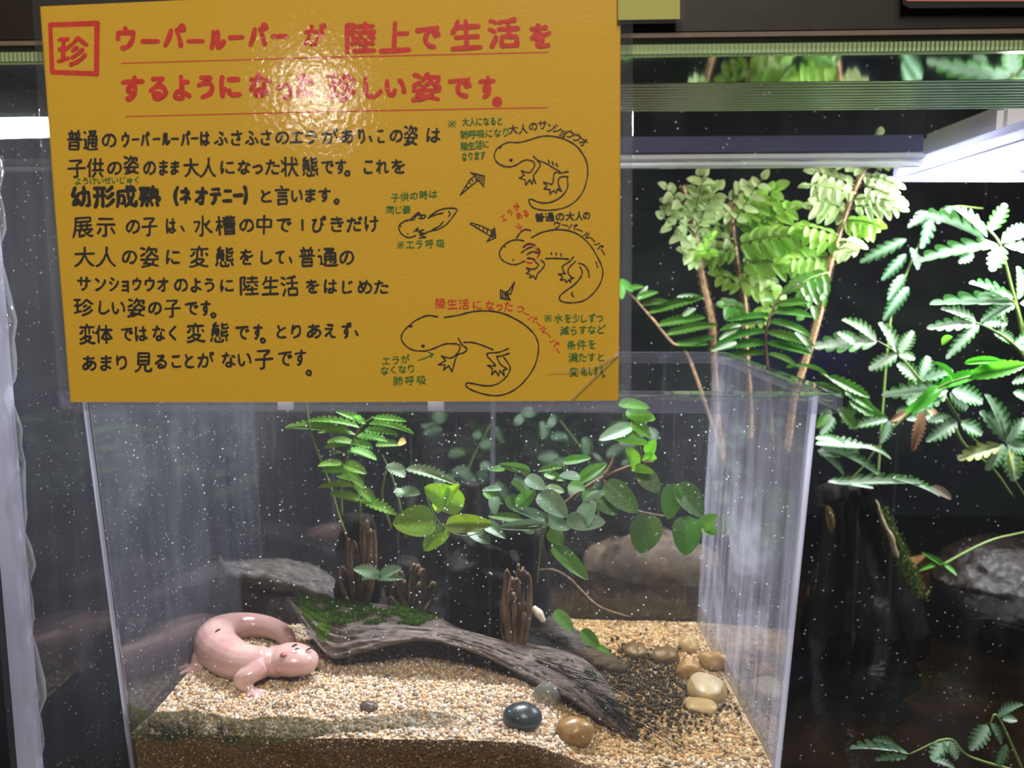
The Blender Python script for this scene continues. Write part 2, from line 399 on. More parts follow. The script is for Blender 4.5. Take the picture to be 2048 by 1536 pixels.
tr=t.n('ShaderNodeBsdfTransparent').outputs[0]
M_algae=t.done(t.ms(al,tr,principled(t,col,.7)))
link('algae_film',me,M_algae,pb)
# ------------------------------------------------------------------ yellow handwritten sign
YS=-.0205
t=NT('yellow_card'); o=t.tex(); n=t.noise(o,900,4,.6); 
c=t.mix(t.noise(o,25,3),srgb(238,186,30),srgb(242,192,38))
M_card=t.done(principled(t,c,.42,t.bump(n,.35,.0003),Specular_IOR_Level=.35))
t=NT('laminate_film'); o=t.tex()
lw=t.n('ShaderNodeLayerWeight'); lw.inputs[0].default_value=.5
nr=t.bump(t.noise(o,430,3,.6),.17,.0005)
fr=t.math('ADD',t.math('MULTIPLY',t.math('POWER',lw.outputs['Facing'],5),.9),.03)
g=t.n('ShaderNodeBsdfGlossy',i_Roughness=.06); t.set(g,'Normal',nr)
trs=t.n('ShaderNodeBsdfTransparent',i_Color=(.985,.985,.985,1)); df=t.n('ShaderNodeBsdfDiffuse',i_Color=(.7,.75,.8,1))
M_lam=t.done(t.ms(fr,t.ms(.02,trs.outputs[0],df.outputs[0]),g.outputs[0]))
M_fold=clear('laminate_edge',haze=.03,f0=.09,gloss_rough=.05,bump=.3,bscale=120)
c_=at(660,400,YS)
sg=thing('yellow_notice',(c_.x,YS,c_.z),'yellow laminated notice handwritten in Japanese with salamander drawings','sign')
def slab(name,outline,Y0,Y1,mat,par):
    V=[at(u,v,Y0) for u,v in outline]; n=len(V)
    V2=[Vector((p.x,Y1,p.z)) for p in V]
    Fc=[tuple(range(n)),tuple(range(2*n-1,n-1,-1))]+[(i,i+n,(i+1)%n+n,(i+1)%n) for i in range(n)]
    return obj(name,V+V2,Fc,mat,par,False)
slab('card',[(80,13),(640,-12),(1241,-38),(1241,400),(1237,801),(690,804),(141,804),(110,420)],YS+.001,YS+.0015,M_card,sg)
slab('laminate',[(62,-40),(1266,-60),(1266,400),(1262,780),(1255,806),(1232,822),(690,826),(150,824),(128,812),(118,790),(90,420)],YS,YS+.0003,M_lam,sg)
# laminate rim outside the card: thicker welded film
def rimq(name,o4): slab(name,o4,YS-.0001,YS-.00005,M_fold,sg)
rimq('laminate_margin',[(1241,0),(1266,0),(1262,780),(1255,806),(1237,804)])
rimq('laminate_margin',[(141,806),(1237,804),(1255,806),(1232,822),(150,824)])
rimq('laminate_margin',[(62,0),(80,0),(110,420),(141,806),(118,790),(90,420)])
slab('corner_tape',[(1139,802),(1238,706),(1246,716),(1243,790),(1225,812),(1150,812)],YS-.0004,YS-.00015,clear('tape_film',haze=.0,f0=.025,gloss_rough=.12,bump=.4,bscale=300),sg)
slab('tape_crease',[(1137,802),(1237,705),(1239,707),(1140,803)],YS-.0005,YS-.0004,M_boxe,sg)
slab('tape_crease',[(1095,742),(1180,738),(1236,706),(1237,708),(1180,740),(1095,743)],YS-.0003,YS-.0002,M_boxe,sg)
# centre lines of the characters: the built-in font's glyph is filled on a grid, thinned and traced, then inked with a round pen
def glyph_lines(ch,N=72):
    cu=bpy.data.curves.new('pen_guide','FONT'); cu.body=ch; cu.size=1
    o=bpy.data.objects.new('pen_guide',cu); COL.objects.link(o)
    dg=bpy.context.evaluated_depsgraph_get()
    me=bpy.data.meshes.new_from_object(o.evaluated_get(dg)); me.calc_loop_triangles()
    V=np.array([v.co[:2] for v in me.vertices]); T=[tuple(q.vertices) for q in me.loop_triangles]
    bpy.data.objects.remove(o); bpy.data.curves.remove(cu); bpy.data.meshes.remove(me)
    if len(V)==0: return []
    s=1.06; x0=0.0 if ch!='1' else -.2; y0=-.16
    yy,xx=np.mgrid[0:N,0:N]; X=(xx+.5)/N*s+x0; Y=y0+s-(yy+.5)/N*s; G=np.zeros((N,N),bool)
    for a,b,c in T:
        e=[(Q[0]-P[0])*(Y-P[1])-(Q[1]-P[1])*(X-P[0]) for P,Q in ((V[a],V[b]),(V[b],V[c]),(V[c],V[a]))]
        G|=((e[0]>=0)&(e[1]>=0)&(e[2]>=0))|((e[0]<=0)&(e[1]<=0)&(e[2]<=0))
    G=np.pad(G,1).astype(np.uint8); ch_=1
    while ch_:
        ch_=0
        for st in (0,1):
            P=[np.roll(G,sh,(0,1)) for sh in ((1,0),(1,-1),(0,-1),(-1,-1),(-1,0),(-1,1),(0,1),(1,1))]
            B_=sum(P); A=sum(((P[i]==0)&(P[(i+1)%8]==1)).astype(int) for i in range(8)); p2,p4,p6,p8=P[0],P[2],P[4],P[6]
            c=(p2*p4*p6==0)&(p4*p6*p8==0) if st==0 else (p2*p4*p8==0)&(p2*p6*p8==0)
            m=(G==1)&(B_>=2)&(B_<=6)&(A==1)&c; ch_+=int(m.sum()); G[m]=0
    G=G[1:-1,1:-1]; pts={(int(r),int(c)) for r,c in zip(*np.nonzero(G))}
    def nb(p):
        r,c=p; o=[(r+d,c+e) for d in(-1,0,1) for e in(-1,0,1) if (d or e) and (r+d,c+e) in pts]
        orth=[q for q in o if q[0]==r or q[1]==c]
        return orth+[q for q in o if q not in orth and (q[0],c) not in pts and (r,q[1]) not in pts]
    adj={p:nb(p) for p in sorted(pts)}; used=set(); L_=[]
    def walk(a,b):
        L=[a,b]; used.add(frozenset((a,b)))
        while len(adj[b])==2:
            n=[q for q in adj[b] if q!=a]
            if not n or frozenset((b,n[0])) in used: break
            a,b=b,n[0]; used.add(frozenset((a,b))); L.append(b)
        return L
    for only in (True,False):
        for p in adj:
            if only and len(adj[p])==2: continue
            if not adj[p]:
                if only: L_.append([p,p])
            for q in adj[p]:
                if frozenset((p,q)) not in used: L_.append(walk(p,q))
    out=[L for L in L_ if not (len(L)<=5 and (len(adj[L[0]])==1)!=(len(adj[L[-1]])==1))] or L_
    def rdp(P,eps):
        if len(P)<3: return P
        a,b=P[0],P[-1]; d=b-a; n=np.hypot(*d)
        D=np.hypot(*(P-a).T) if n<1e-6 else np.abs(d[0]*(P[:,1]-a[1])-d[1]*(P[:,0]-a[0]))/n
        i=int(D.argmax())
        return np.array([a,b]) if D[i]<=eps else np.vstack([rdp(P[:i+1],eps)[:-1],rdp(P[i:],eps)])
    res=[]
    for L in out:
        P=np.array(L,float)
        for _ in range(3):
            Q=P.copy(); Q[1:-1]=(P[:-2]+2*P[1:-1]+P[2:])/4; P=Q
        res.append([(float(c),float(r)) for r,c in rdp(P,.4)])
    return res
GL={}
def strokes_of(ch):
    if ch=='、': return [[(26,38),(38,54)]]
    if ch=='※': return [[(16,16),(56,56)],[(56,16),(16,56)],[(36,14),(36,20)],[(36,54),(36,60)],[(10,36),(18,36)],[(54,36),(62,36)]]
    if ch not in GL: GL[ch]=glyph_lines(ch)
    return GL[ch]
ink={}
def inkm(k):
    if k not in ink:
        col,tr_={'r':(srgb(216,40,4),.15),'k':(srgb(22,14,8),0),'g':(srgb(40,112,22),.1),'d':(srgb(220,58,10),.1)}[k]
        t=NT('ink_'+{'r':'red_marker','k':'black','g':'green','d':'red_pen'}[k]); o=t.tex()
        c=t.mix(t.ramp(t.noise(o,500,3),[(.3,0),(.7,1)]),col,tuple(min(1,x*(1.25 if k!='k' else 1.6)+(.02 if k=='r' else 0)) for x in col))
        ink[k]=t.done(principled(t,c,.5))
    return ink[k]
YI=YS+.00097
def stroke(V,Fc,P,w):                          # P in photograph pixels on the card, w = pen width in the same unit
    lay=YI
    n=8
    Q=[P[0]]
    for p in P[1:]:
        if (abs(p[0]-Q[-1][0])+abs(p[1]-Q[-1][1]))>.25: Q.append(p)
    W_=[w*(.5+.07*math.sin(i*1.3+len(V))) for i in range(len(Q))]
    for (u,v),h in zip(Q,W_):
        b=len(V); lay=YI-2.5e-6*(len(Fc)%61)
        for k in range(n):
            a=2*math.pi*k/n; q=at(u+h*math.cos(a),v+h*math.sin(a),YS); V.append((q.x,lay,q.z))
        Fc.append(tuple(range(b,b+n)))
    for i in range(len(Q)-1):
        (u0,v0),(u1,v1)=Q[i],Q[i+1]; dx,dy=u1-u0,v1-v0; L=math.hypot(dx,dy) or 1; nx_,ny_=-dy/L,dx/L
        b=len(V); lay=YI-2.5e-6*(len(Fc)%61)
        for (u,v,h,s) in ((u0,v0,W_[i],1),(u0,v0,W_[i],-1),(u1,v1,W_[i+1],-1),(u1,v1,W_[i+1],1)):
            q=at(u+nx_*h*s,v+ny_*h*s,YS); V.append((q.x,lay,q.z))
        Fc.append((b,b+1,b+2,b+3))
KAN=set('陸上生活珍姿普通子供大人状態幼形成熟言展示水槽中変体見呼吸肺時同減条件満化少')
def glyph(V,Fc,ch,cx,cy,size,w,rot,rnd,wx=1):
    s=size/66.0
    sh=rnd.uniform(-.05,.10); rot=rot+rnd.uniform(-.05,.03); sx=s*wx*rnd.uniform(.92,1.06); sy=s*rnd.uniform(.94,1.06)
    ca,sa=math.cos(rot),math.sin(rot)
    for P in strokes_of(ch):
        Q=[]
        for x,y in P:
            x,y=(x-36)*sx,(y-33)*sy; x-=y*sh
            Q.append((cx+x*ca-y*sa+rnd.uniform(-.2,.2),cy+x*sa+y*ca+rnd.uniform(-.2,.2)))
        stroke(V,Fc,Q,w)
def write(txt,xs,y0,y1,size,w,col,name='text_line',rot=-.02,ks=1.0,over=None):
    rnd=random.Random(txt+str(xs[0])); V=[];Fc=[]
    if len(xs)==2 and len(txt)>2: xs=[xs[0]+(xs[1]-xs[0])*i/(len(txt)-1) for i in range(len(txt))]
    for i,(ch,x) in enumerate(zip(txt,xs)):
        gap=min([abs(xs[j]-x) for j in (i-1,i+1) if 0<=j<len(xs)] or [1e9])
        f=(x-xs[0])/max(1,xs[-1]-xs[0]); y=y0+(y1-y0)*f
        if over and i in over: y=over[i]
        sz=size*(1 if ch in KAN else ks)
        if ch=='。': y+=0 if (over and i in over) else 0
        glyph(V,Fc,ch,x,y if ch!='。' else y-sz*.32,sz,w,rot,rnd,min(1,max(.55,(gap-w*.9)/(sz*.84))) if ch!='。' else 1)
    obj(name,V,Fc,inkm(col),sg,False)
def lines(Ls,w,col,name='drawing',sc=1,ox=0,oy=0,smooth=True):
    V=[];Fc=[]
    for L in Ls:
        P=[(ox+x*sc,oy+y*sc,0) for x,y in L]
        Q=cat(P,5) if smooth and len(P)>2 else [Vector(p) for p in P]
        stroke(V,Fc,[(q.x,q.y) for q in Q],w)
    return obj(name,V,Fc,inkm(col),sg,False)
# headings
write('ウーパールーパー',[251,300,347,390,433,472,515,559],74,70,60,10,'r',ks=.86,over={1:80,2:70,3:80,4:76,5:72,6:68,7:70})
write('が',[629],68,68,46,8,'r'); write('陸上で生活を',[722,793,857,935,1010,1084],72,68,66,10,'r',ks=.8,over={3:66,4:63})
write('するようになった',[264,316,363,411,460,520,569,609],174,166,54,10,'r',over={6:172})
write('珍しい姿です。',[685,743,791,855,921,975,1012],171,172,62,9.5,'r',ks=.78,over={6:203})
write('珍',[145],98,98,64,8.5,'r')
lines([[(97,48),(192,45)],[(191,45),(190,147)],[(190,146),(101,143)],[(101,143),(97,48)]],10,'r','heading_frame',smooth=False)
lines([[(240,125),(660,113),(1097,103)]],2.2,'r','underline',smooth=False)
lines([[(249,232),(660,222),(1095,214)]],2.2,'r','underline',smooth=False)
B=4.6
write('普通のウーパールーパーはふさふさのエラがあり、この姿は',[147,179,217,249,269,288,311,330,348,369,387,408,441,472,502,531,564,593,622,659,694,723,741,761,793,822,867],279,268,42,B,'k',ks=.78)
write('子供の姿のまま大人になった状態です。これを',[152,189,228,261,298,325,348,382,416,454,487,514,544,579,620,655,681,706,737,764,797],334,331,41,B,'k',ks=.8,over={3:328,17:345})
write('ようけいせいじゅく',[154,272],361,358,16,2,'g')
write('幼形成熟（ネオテニー）',[160,207,251,298,343,370,401,429,454,475,496],392,389,43,7.4,'k',ks=.86)
write('と言います。',[531,564,593,620,649,683],390,388,40,B,'k',ks=.8,over={5:402})
write('展示の子は、水槽の中で1ぴきだけ',[164,211,265,298,340,364,405,451,493,528,567,606,636,674,709,743],452,446,43,B,'k',ks=.8)
write('大人の姿に変態をして、普通の',[168,212,258,298,345,398,449,493,530,560,581,614,655,694],512,513,43,B,'k',ks=.8)
write('サンショウウオのように陸生活をはじめた',[166,198,226,249,272,298,324,361,391,418,453,498,541,579,625,660,694,730,762],566,573,42,B,'k',ks=.76)
write('珍しい姿の子です。',[166,205,235,272,309,344,382,410,435],613,616,40,B,'k',ks=.8,over={8:630})
write('変体ではなく変態です。とりあえず、',[173,207,252,280,316,345,391,439,484,514,535,562,592,628,660,693,713],668,660,41,B,'k',ks=.8,over={10:681})
write('あまり見ることがない子です。',[177,210,242,286,321,351,377,410,456,488,528,569,600,627],726,714,42,B,'k',ks=.82,over={13:745})
G=2.3
write('※',[903],246,246,20,G,'g')
write('大人になると',[931,1000],242,240,18,G,'g'); write('肺呼吸になり',[929,1012],268,263,18,G,'g'); write('陸生活に',[929,972],291,287,18,G,'g'); write('なります',[929,966],312,309,18,G,'g')
write('子供の時は',[790,866],394,387,18,G,'g'); write('同じ姿',[780,813],419,418,17,G,'g'); write('※エラ呼吸',[800,820,838,859,881],489,486,19,G,'g')
write('※水を少しずつ',[1096,1118,1137,1153,1168,1185,1200],636,636,19,G,'g'); write('減らすなど',[1130,1203],661,658,19,G,'g'); write('条件を',[1144,1185],690,688,20,G,'g')
write('満たすと',[1147,1203],715,714,20,G,'g'); write('変化します。',[1149,1169,1182,1193,1204,1214],744,740,19,G,'g',over={5:752})
write('エラが',[772,810],722,718,19,G,'g'); write('なくなり',[769,822],741,737,19,G,'g'); write('肺呼吸',[796,843],762,760,20,G,'g')
for ch,x,y,r_ in zip('大人のサンショウウオ',(1027,1047,1067,1086,1102,1115,1128,1141,1155,1168),(257,256,251,248,254,256,264,267,274,283),(-.1,-.1,-.1,0,.1,.3,.4,.4,.5,.6)): write(ch,[x],y,y,20,2.7,'k','letter',rot=r_)
write('普通の大人の',[1080,1100,1121,1141,1159,1174],434,430,19,2.8,'k','text_line')
for ch,x,y,r_ in zip('ウーパールーパー',(1115,1131,1146,1160,1175,1186,1198,1207),(449,450,453,460,470,479,491,504),(.1,.2,.3,.4,.6,.8,.9,1)): write(ch,[x],y,y,17,2.6,'k','letter',rot=r_)
write('エラが',[1007,1033],435,413,17,2.2,'d',rot=-.5); write('ある',[1038,1052],430,425,16,2.2,'d',rot=-.35)
write('陸生活になった',[881,905,928,955,980,999,1017],606,612,22,2.6,'d')
for ch,x,y,r_ in zip('ウーパールーパー',(1042,1053,1065,1077,1088,1098,1109,1116),(618,628,638,648,659,671,686,702),(.3,.5,.6,.7,.8,.9,.9,.9)): write(ch,[x],y,y,17,2.4,'d','letter',rot=r_)
# drawings: strokes read off the card
s2=dict(sc=.3027,ox=640,oy=0); s4=dict(sc=.293,ox=740,oy=380)
lines([[(1370,1052),(1340,1060),(1300,1085),(1260,1098),(1215,1095),(1170,1070),(1150,1030),(1165,985),(1195,960),(1240,938),(1310,938),(1380,922),(1450,900),(1520,895),(1600,910),(1680,950),(1735,1010),(1768,1090),(1765,1180),(1735,1270),(1680,1335),(1600,1375),(1500,1387),(1420,1375),(1390,1350),(1380,1320),(1400,1315),(1450,1335),(1520,1335),(1590,1300),(1635,1240),(1635,1170)],
 [(1435,1055),(1490,1075),(1540,1105),(1585,1130)],[(1640,1130),(1590,1140),(1550,1140),(1540,1200),(1530,1215)],[(1640,1163),(1600,1165),(1580,1175),(1575,1210),(1595,1260)],
 [(1410,1030),(1440,1060),(1455,1090),(1430,1130),(1410,1160),(1425,1210)],[(1380,1055),(1410,1065),(1418,1090),(1395,1130),(1375,1140)]],2.8,'k',**s2)
lines([[(1375,1140),(1330,1125),(1350,1155),(1315,1175),(1355,1185),(1360,1222),(1385,1185),(1400,1215),(1410,1180),(1425,1210)],[(1530,1215),(1475,1200),(1500,1225),(1480,1245),(1520,1250),(1520,1280),(1545,1255),(1560,1275),(1570,1245),(1595,1262)],
 [(1510,1055),(1515,1075)],[(1535,1065),(1542,1085)],[(1560,1078),(1570,1095)],[(1185,975),(1195,970)],[(1255,1055),(1265,1055)]],2.8,'k',smooth=False,**s2)
lines([[(1255,1052),(1262,1060),(1266,1052),(1256,1054)]],4.4,'k','drawn_eye',**s2)
lines([[(925,1287),(985,1190),(1030,1150)],[(925,1287),(1010,1215),(1045,1190)],[(993,1138),(1085,1160),(1080,1232),(1050,1195),(1030,1190),(1025,1155),(993,1138)],[(1010,1150),(1020,1145)],[(1040,1155),(1040,1190)],[(1055,1158),(1055,1198)],[(1070,1162),(1068,1212)],[(1000,1180),(1010,1195)],[(985,1200),(993,1212)],[(965,1225),(972,1235)]],2.6,'k','drawn_arrow',smooth=False,**s2)
lines([[(310,310),(260,323),(215,300),(195,265),(200,235),(240,208),(300,198)],[(275,195),(330,150),(325,170),(375,170),(365,190),(330,190)],[(395,190),(420,165),(470,135),(530,122),(585,125),(588,145),(545,205),(510,240),(460,268),(430,275),(380,288)],[(395,190),(440,168),(495,155)],[(500,212),(470,245),(425,268)],[(535,145),(545,160),(535,178)]],2.8,'k',**s4)
lines([[(295,285),(325,257),(315,280),(365,270),(330,290),(380,295),(335,305),(380,322),(330,328)],[(205,245),(208,250)],[(254,296),(256,299)],[(320,165),(300,190)],[(335,155),(350,185)]],2.8,'k',smooth=False,**s4)
lines([[(690,222),(760,245),(828,278)],[(682,230),(740,265),(815,310)],[(682,230),(690,222)],[(828,278),(850,258),(858,325),(797,350),(822,320),(815,310)],[(835,280),(838,325)],[(845,270),(850,320)],[(720,240),(715,250)],[(745,250),(740,262)],[(775,262),(770,280)],[(800,272),(795,295)],[(828,285),(822,320),(845,300)]],2.6,'k','drawn_arrow',smooth=False,**s4)
lines([[(1050,345),(1000,338),(950,350),(905,385),(882,430),(900,475),(950,503),(1000,507),(1055,485)],[(1100,325),(1180,285),(1290,268),(1400,290),(1490,360),(1550,450),(1588,540),(1580,620),(1530,700),(1460,755),(1370,770),(1310,760),(1293,735),(1320,700),(1390,650),(1435,600),(1450,560),(1435,525)],[(1425,500),(1460,510),(1490,550),(1497,595)],[(1200,467),(1270,465),(1355,470)],[(1545,490),(1555,530)],
 [(1165,475),(1192,505),(1170,545),(1145,570),(1132,610)],[(1130,490),(1150,510),(1130,535),(1105,540)],[(1390,455),(1360,490),(1315,520),(1325,560),(1335,570)],[(1405,485),(1360,530),(1355,570),(1385,600)],[(1385,698),(1375,712),(1392,728)]],2.8,'k',**s4)
lines([[(1105,540),(1068,532),(1090,552),(1065,570),(1095,575),(1090,600),(1112,585),(1132,610)],[(1335,570),(1285,572),(1315,590),(1300,615),(1330,610),(1340,633),(1355,612),(1370,630),(1370,605),(1392,600)],[(1237,428),(1240,438)],[(1270,430),(1273,443)],[(1303,432),(1308,450)],[(918,383),(922,388)],[(974,474),(978,478)]],2.8,'k',smooth=False,**s4)
lines([[(1000,325),(1030,285),(1060,268),(1095,275)],[(1045,390),(1080,368),(1125,372)],[(1035,425),(1080,395),(1110,388)],[(1070,440),(1110,420),(1150,430)],[(1075,465),(1110,468),(1125,478)],[(1145,395),(1160,420),(1150,450)]],3.2,'k','drawn_gills',**s4)
lines([[(1005,315),(1040,278),(1085,268)],[(1048,382),(1085,362),(1130,380)],[(1050,412),(1090,388)],[(1072,490),(1090,498),(1108,490)],[(1130,400),(1150,430),(1140,465)],[(1080,460),(1120,470)]],3,'d','drawn_gills',**s4)
lines([[(1010,225),(1028,265)],[(995,245),(1028,268),(1035,240)]],2.2,'d','drawn_arrow',smooth=False,**s4)
lines([[(987,628),(945,690),(935,715),(957,750)],[(987,628),(960,710),(935,715)],[(957,750),(892,740),(890,682),(925,700),(935,690)],[(905,690),(905,738)],[(918,700),(925,740)],[(925,700),(945,745)]],2.8,'k','drawn_arrow',smooth=False,**s4)
lines([[(460,865),(390,857),(320,885),(255,935),(213,990),(220,1040),(280,1090),(370,1100),(440,1080),(510,1052),(588,1050)],[(503,870),(600,855),(700,830),(800,825),(900,840),(1000,885),(1080,940),(1135,1010),(1150,1090),(1125,1200),(1060,1300),(980,1370),(890,1403),(800,1400),(700,1370),(655,1340),(660,1320),(700,1322),(790,1338),(870,1325),(935,1270),(955,1210),(910,1140)],
 [(640,1040),(700,1042),(770,1062),(837,1090)],[(945,1083),(880,1108),(805,1115),(800,1135),(850,1190),(855,1203)],[(950,1115),(890,1135),(865,1138),(890,1190),(935,1222)],[(600,1012),(630,1060),(660,1085),(640,1110),(590,1135),(560,1240)],[(588,1050),(612,1065),(605,1100),(575,1135),(540,1150)]],2.9,'k',**s4)
lines([[(540,1150),(485,1135),(515,1165),(462,1195),(510,1195),(500,1232),(535,1200),(558,1243),(570,1200)],[(855,1203),(800,1198),(835,1220),(830,1262),(855,1235),(878,1270),(885,1232),(915,1268),(910,1230),(935,1222)],[(265,930),(285,928)]],2.9,'k',smooth=False,**s4)
lines([[(354,1064),(360,1070),(364,1064)],[(270,930),(278,932)]],5,'k','drawn_eye',**s4)
lines([[(325,1165),(380,1148),(430,1120)],[(398,1110),(430,1122),(412,1145)]],2.4,'g','drawn_arrow',smooth=False,**s4)
# small notices on the beam
def small(name,o_lam,o_card,col,label):
    Y=-.0215; c=at(*o_card[0],Y); t=thing(name,(c.x,Y,c.z),label,'sign')
    slab('card',o_card,Y+.0006,Y+.0009,plain(name+'_paper',col,.6,.05),t); slab('laminate',o_lam,Y,Y+.0003,M_lam,t)
    if 1: slab('laminate_margin',o_lam,Y+.0009,Y+.0012,M_fold,t)
small('yellow_green_notice',[(1236,-90),(1370,-90),(1370,38),(1360,46),(1236,48)],[(1236,-80),(1360,-80),(1360,38),(1236,40)],srgb(200,200,96),'small pale yellow-green laminated notice on the dark beam beside the big yellow notice')
small('pink_notice',[(1803,-90),(2100,-90),(2100,14),(1820,16),(1806,8)],[(1813,-80),(2100,-80),(2100,2),(1813,2)],srgb(226,140,110),'pink laminated notice on the dark beam at the upper right corner')
# ------------------------------------------------------------------ sand bed in the box
def sm(a,b,x):
    t=min(1,max(0,(x-a)/(b-a))); return t*t*(3-2*t)
def sandh(x,y):
    r=sm(-.012,.028,x)
    L=.0515-.075*max(0,y-.012)+.004*sm(-.10,-.17,x)*sm(.02,.08,y)
    Rr=.0405-.055*max(0,y-.02)
    return L*(1-r)+Rr*r+.0012*mnoise.noise((x*40,y*40,0))+.0006*mnoise.noise((x*120,y*120,2))
# inner faces of the box at height z
def xin(z): return BX0+ins(z)+T+.0004, BX1-ins(z)-T-.0004
def yin2(z): return BY0+ins(z)+T+.0004, BY1-ins(z)-T-.0004
ZW2=atz(1250,1512,.04) ; WB=.0452
gcol=[srgb(214,198,176),srgb(196,174,144),srgb(178,150,120),srgb(230,224,214),srgb(156,134,114),srgb(206,186,160),srgb(128,112,100),srgb(204,164,118),srgb(220,208,192)]
bcol=[srgb(124,90,48),srgb(96,68,36),srgb(150,112,64),srgb(80,58,32),srgb(182,146,92),srgb(104,78,48)]  # browns for the upright face: wet sand with its shade mixed in
ico=[];_f=(1+5**.5)/2
for s_ in (-1,1):
    for q in (-1,1): ico+= [(0,s_,q*_f),(s_,q*_f,0),(q*_f,0,s_)]
ico=np.array(ico,float)/math.hypot(1,_f)
bm=bmesh.new(); [bm.verts.new(p) for p in ico]; bmesh.ops.convex_hull(bm,input=bm.verts[:]); bm.verts.index_update()
icov=np.array([v.co[:] for v in bm.verts]); icof=np.array([[v.index for v in f.verts] for f in bm.faces]); bm.free()
def grains(name,cent,rad,colors,mat,parent=None,seed=1):
    rs=np.random.RandomState(seed); n=len(cent); cent=np.array(cent); rad=np.array(rad)
    A=rs.normal(size=(n,3,3)); Q,_=np.linalg.qr(A)
    sc=rad[:,None]*rs.uniform(.65,1.2,size=(n,3))
    V=np.einsum('nij,nkj->nki',Q,icov[None]*sc[:,None,:])*1.0+cent[:,None,:]
    Fc=(icof[None]+(np.arange(n)*len(icov))[:,None,None]).reshape(-1,3)
    me=bpy.data.meshes.new(name); V=V.reshape(-1,3)
    me.vertices.add(len(V)); me.vertices.foreach_set('co',V.ravel())
    me.loops.add(Fc.size); me.loops.foreach_set('vertex_index',Fc.ravel().astype(np.int32))
    me.polygons.add(len(Fc)); me.polygons.foreach_set('loop_start',np.arange(0,Fc.size,3,dtype=np.int32)); me.polygons.foreach_set('loop_total',np.full(len(Fc),3,dtype=np.int32))
    me.update(calc_edges=True)
    ca=me.color_attributes.new('grain','FLOAT_COLOR','POINT')
    pal=np.array([(*c,1) for c in colors]); ci=pal[rs.randint(0,len(pal),n)]*rs.uniform(.8,1.15,size=(n,1)); ci[:,3]=1
    ca.data.foreach_set('color',np.repeat(ci,len(icov),0).ravel())
    me.polygons.foreach_set('use_smooth',[True]*len(me.polygons))
    return link(name,me,mat,parent)
t=NT('grains'); at_=t.n('ShaderNodeVertexColor'); at_.layer_name='grain'
M_grain=t.done(principled(t,at_.outputs[0],.24,Subsurface_Weight=.0,Specular_IOR_Level=.6))
t=NT('sand_base'); o=t.tex()
c=t.mix(t.ramp(t.noise(o,700,3),[(.35,0),(.65,1)]),srgb(190,160,118),srgb(226,204,170))
M_sand=t.done(principled(t,c,.6,t.bump(t.noise(o,700,3),1,.001)))
nx,ny=90,60; V=[];Fc=[]
for j in range(ny+1):
    for i in range(nx+1):
        z=.045
        for _ in range(3):
            a,b=xin(z); c,d=yin2(z); x=a+(b-a)*i/nx; y=c+(d-c)*j/ny; z=sandh(x,y)
        V.append((x,y,z))
for j in range(ny):
    for i in range(nx):
        a=j*(nx+1)+i; Fc.append((a,a+1,a+nx+2,a+nx+1))
ring=[i for i in range(nx+1)]+[(j)*(nx+1)+nx for j in range(1,ny+1)]+[ny*(nx+1)+i for i in range(nx-1,-1,-1)]+[j*(nx+1) for j in range(ny-1,0,-1)]
b0=len(V)
for k in ring:
    x,y,z=V[k]; zb=.003; a,b=xin(z); c,d=yin2(z); a2,b2=xin(zb); c2,d2=yin2(zb)
    V.append((a2+(x-a)/(b-a)*(b2-a2),c2+(y-c)/(d-c)*(d2-c2),zb))
n=len(ring)
t=NT('sand_side'); o=t.tex(); c=t.mix(t.ramp(t.noise(o,420,4,.7),[(.35,0),(.7,1)]),srgb(76,54,26),srgb(138,104,60)); px=t.n('ShaderNodeSeparateXYZ'); t.set(px,'0',o); c=t.mix(t.ramp(t.math('ADD',t.math('MULTIPLY',px.outputs[0],8),.4),[(.45,0),(.6,1)]),c,srgb(196,162,108)); M_side=t.done(principled(t,c,.5))  # wet brown sand; shade on the upright face is put into the colour
sand=thing('sand_bed',(0,.09,.0),'coarse beige sand and gravel bed filling the bottom of the clear plastic box','sand')
tag(sand,kind='stuff')
tag(obj('sand_base',V[:b0],Fc,M_sand,sand),kind='stuff')
F2=[(k,n+k,n+(k+1)%n,(k+1)%n) for k in range(n)]+[tuple(n+k for k in range(n))[::-1]]
tag(obj('sand_side',[V[k] for k in ring]+V[b0:],F2,M_side,sand,False),kind='stuff')
rs=np.random.RandomState(3); C=[];Rd=[]
while len(C)<23000:
    x=rs.uniform(BX0,BX1); y=rs.uniform(0,.19)**1.0; y=.19*(y/.19)**1.25; z=sandh(x,y); a,b=xin(z); c,d=yin2(z); r=rs.uniform(.0005,.0013)
    if rs.rand()<.05: r*=1.5
    if a+r<x<b-r and c+r<y<d-r: C.append((x,y,z+r*.25)); Rd.append(r)
tag(grains('gravel_grains',C,Rd,gcol,M_grain,sand,5),kind='stuff')
C=[];Rd=[];C2=[];R2=[]
while len(C)<9000:
    x=rs.uniform(BX0,BX1); z=rs.uniform(.012,.052); a,b=xin(z); r=rs.uniform(.0004,.001); y=yin2(z)[0]+r*.6; h=sandh(x,y)
    if a+r<x<b-r and z<h+.0003:
        w_=sm(h-.004,h,z)
        if rs.rand()<w_ or (x>.03 and rs.rand()<.75): C2.append((x,y,z)); R2.append(r)
        else: C.append((x,y,z)); Rd.append(r)
tag(grains('gravel_against_glass',C,Rd,bcol,M_grain,sand,6),kind='stuff')
tag(grains('gravel_against_glass',C2,R2,gcol,M_grain,sand,8),kind='stuff')
C=[];Rd=[]
while len(C)<1500:
    x=rs.normal(.055,.018); y=rs.normal(.085,.022)
    if .0<x<.1 and .02<y<.17: r=rs.uniform(.0005,.0014); C.append((x,y,sandh(x,y)+r*.8+.001)); Rd.append(r)
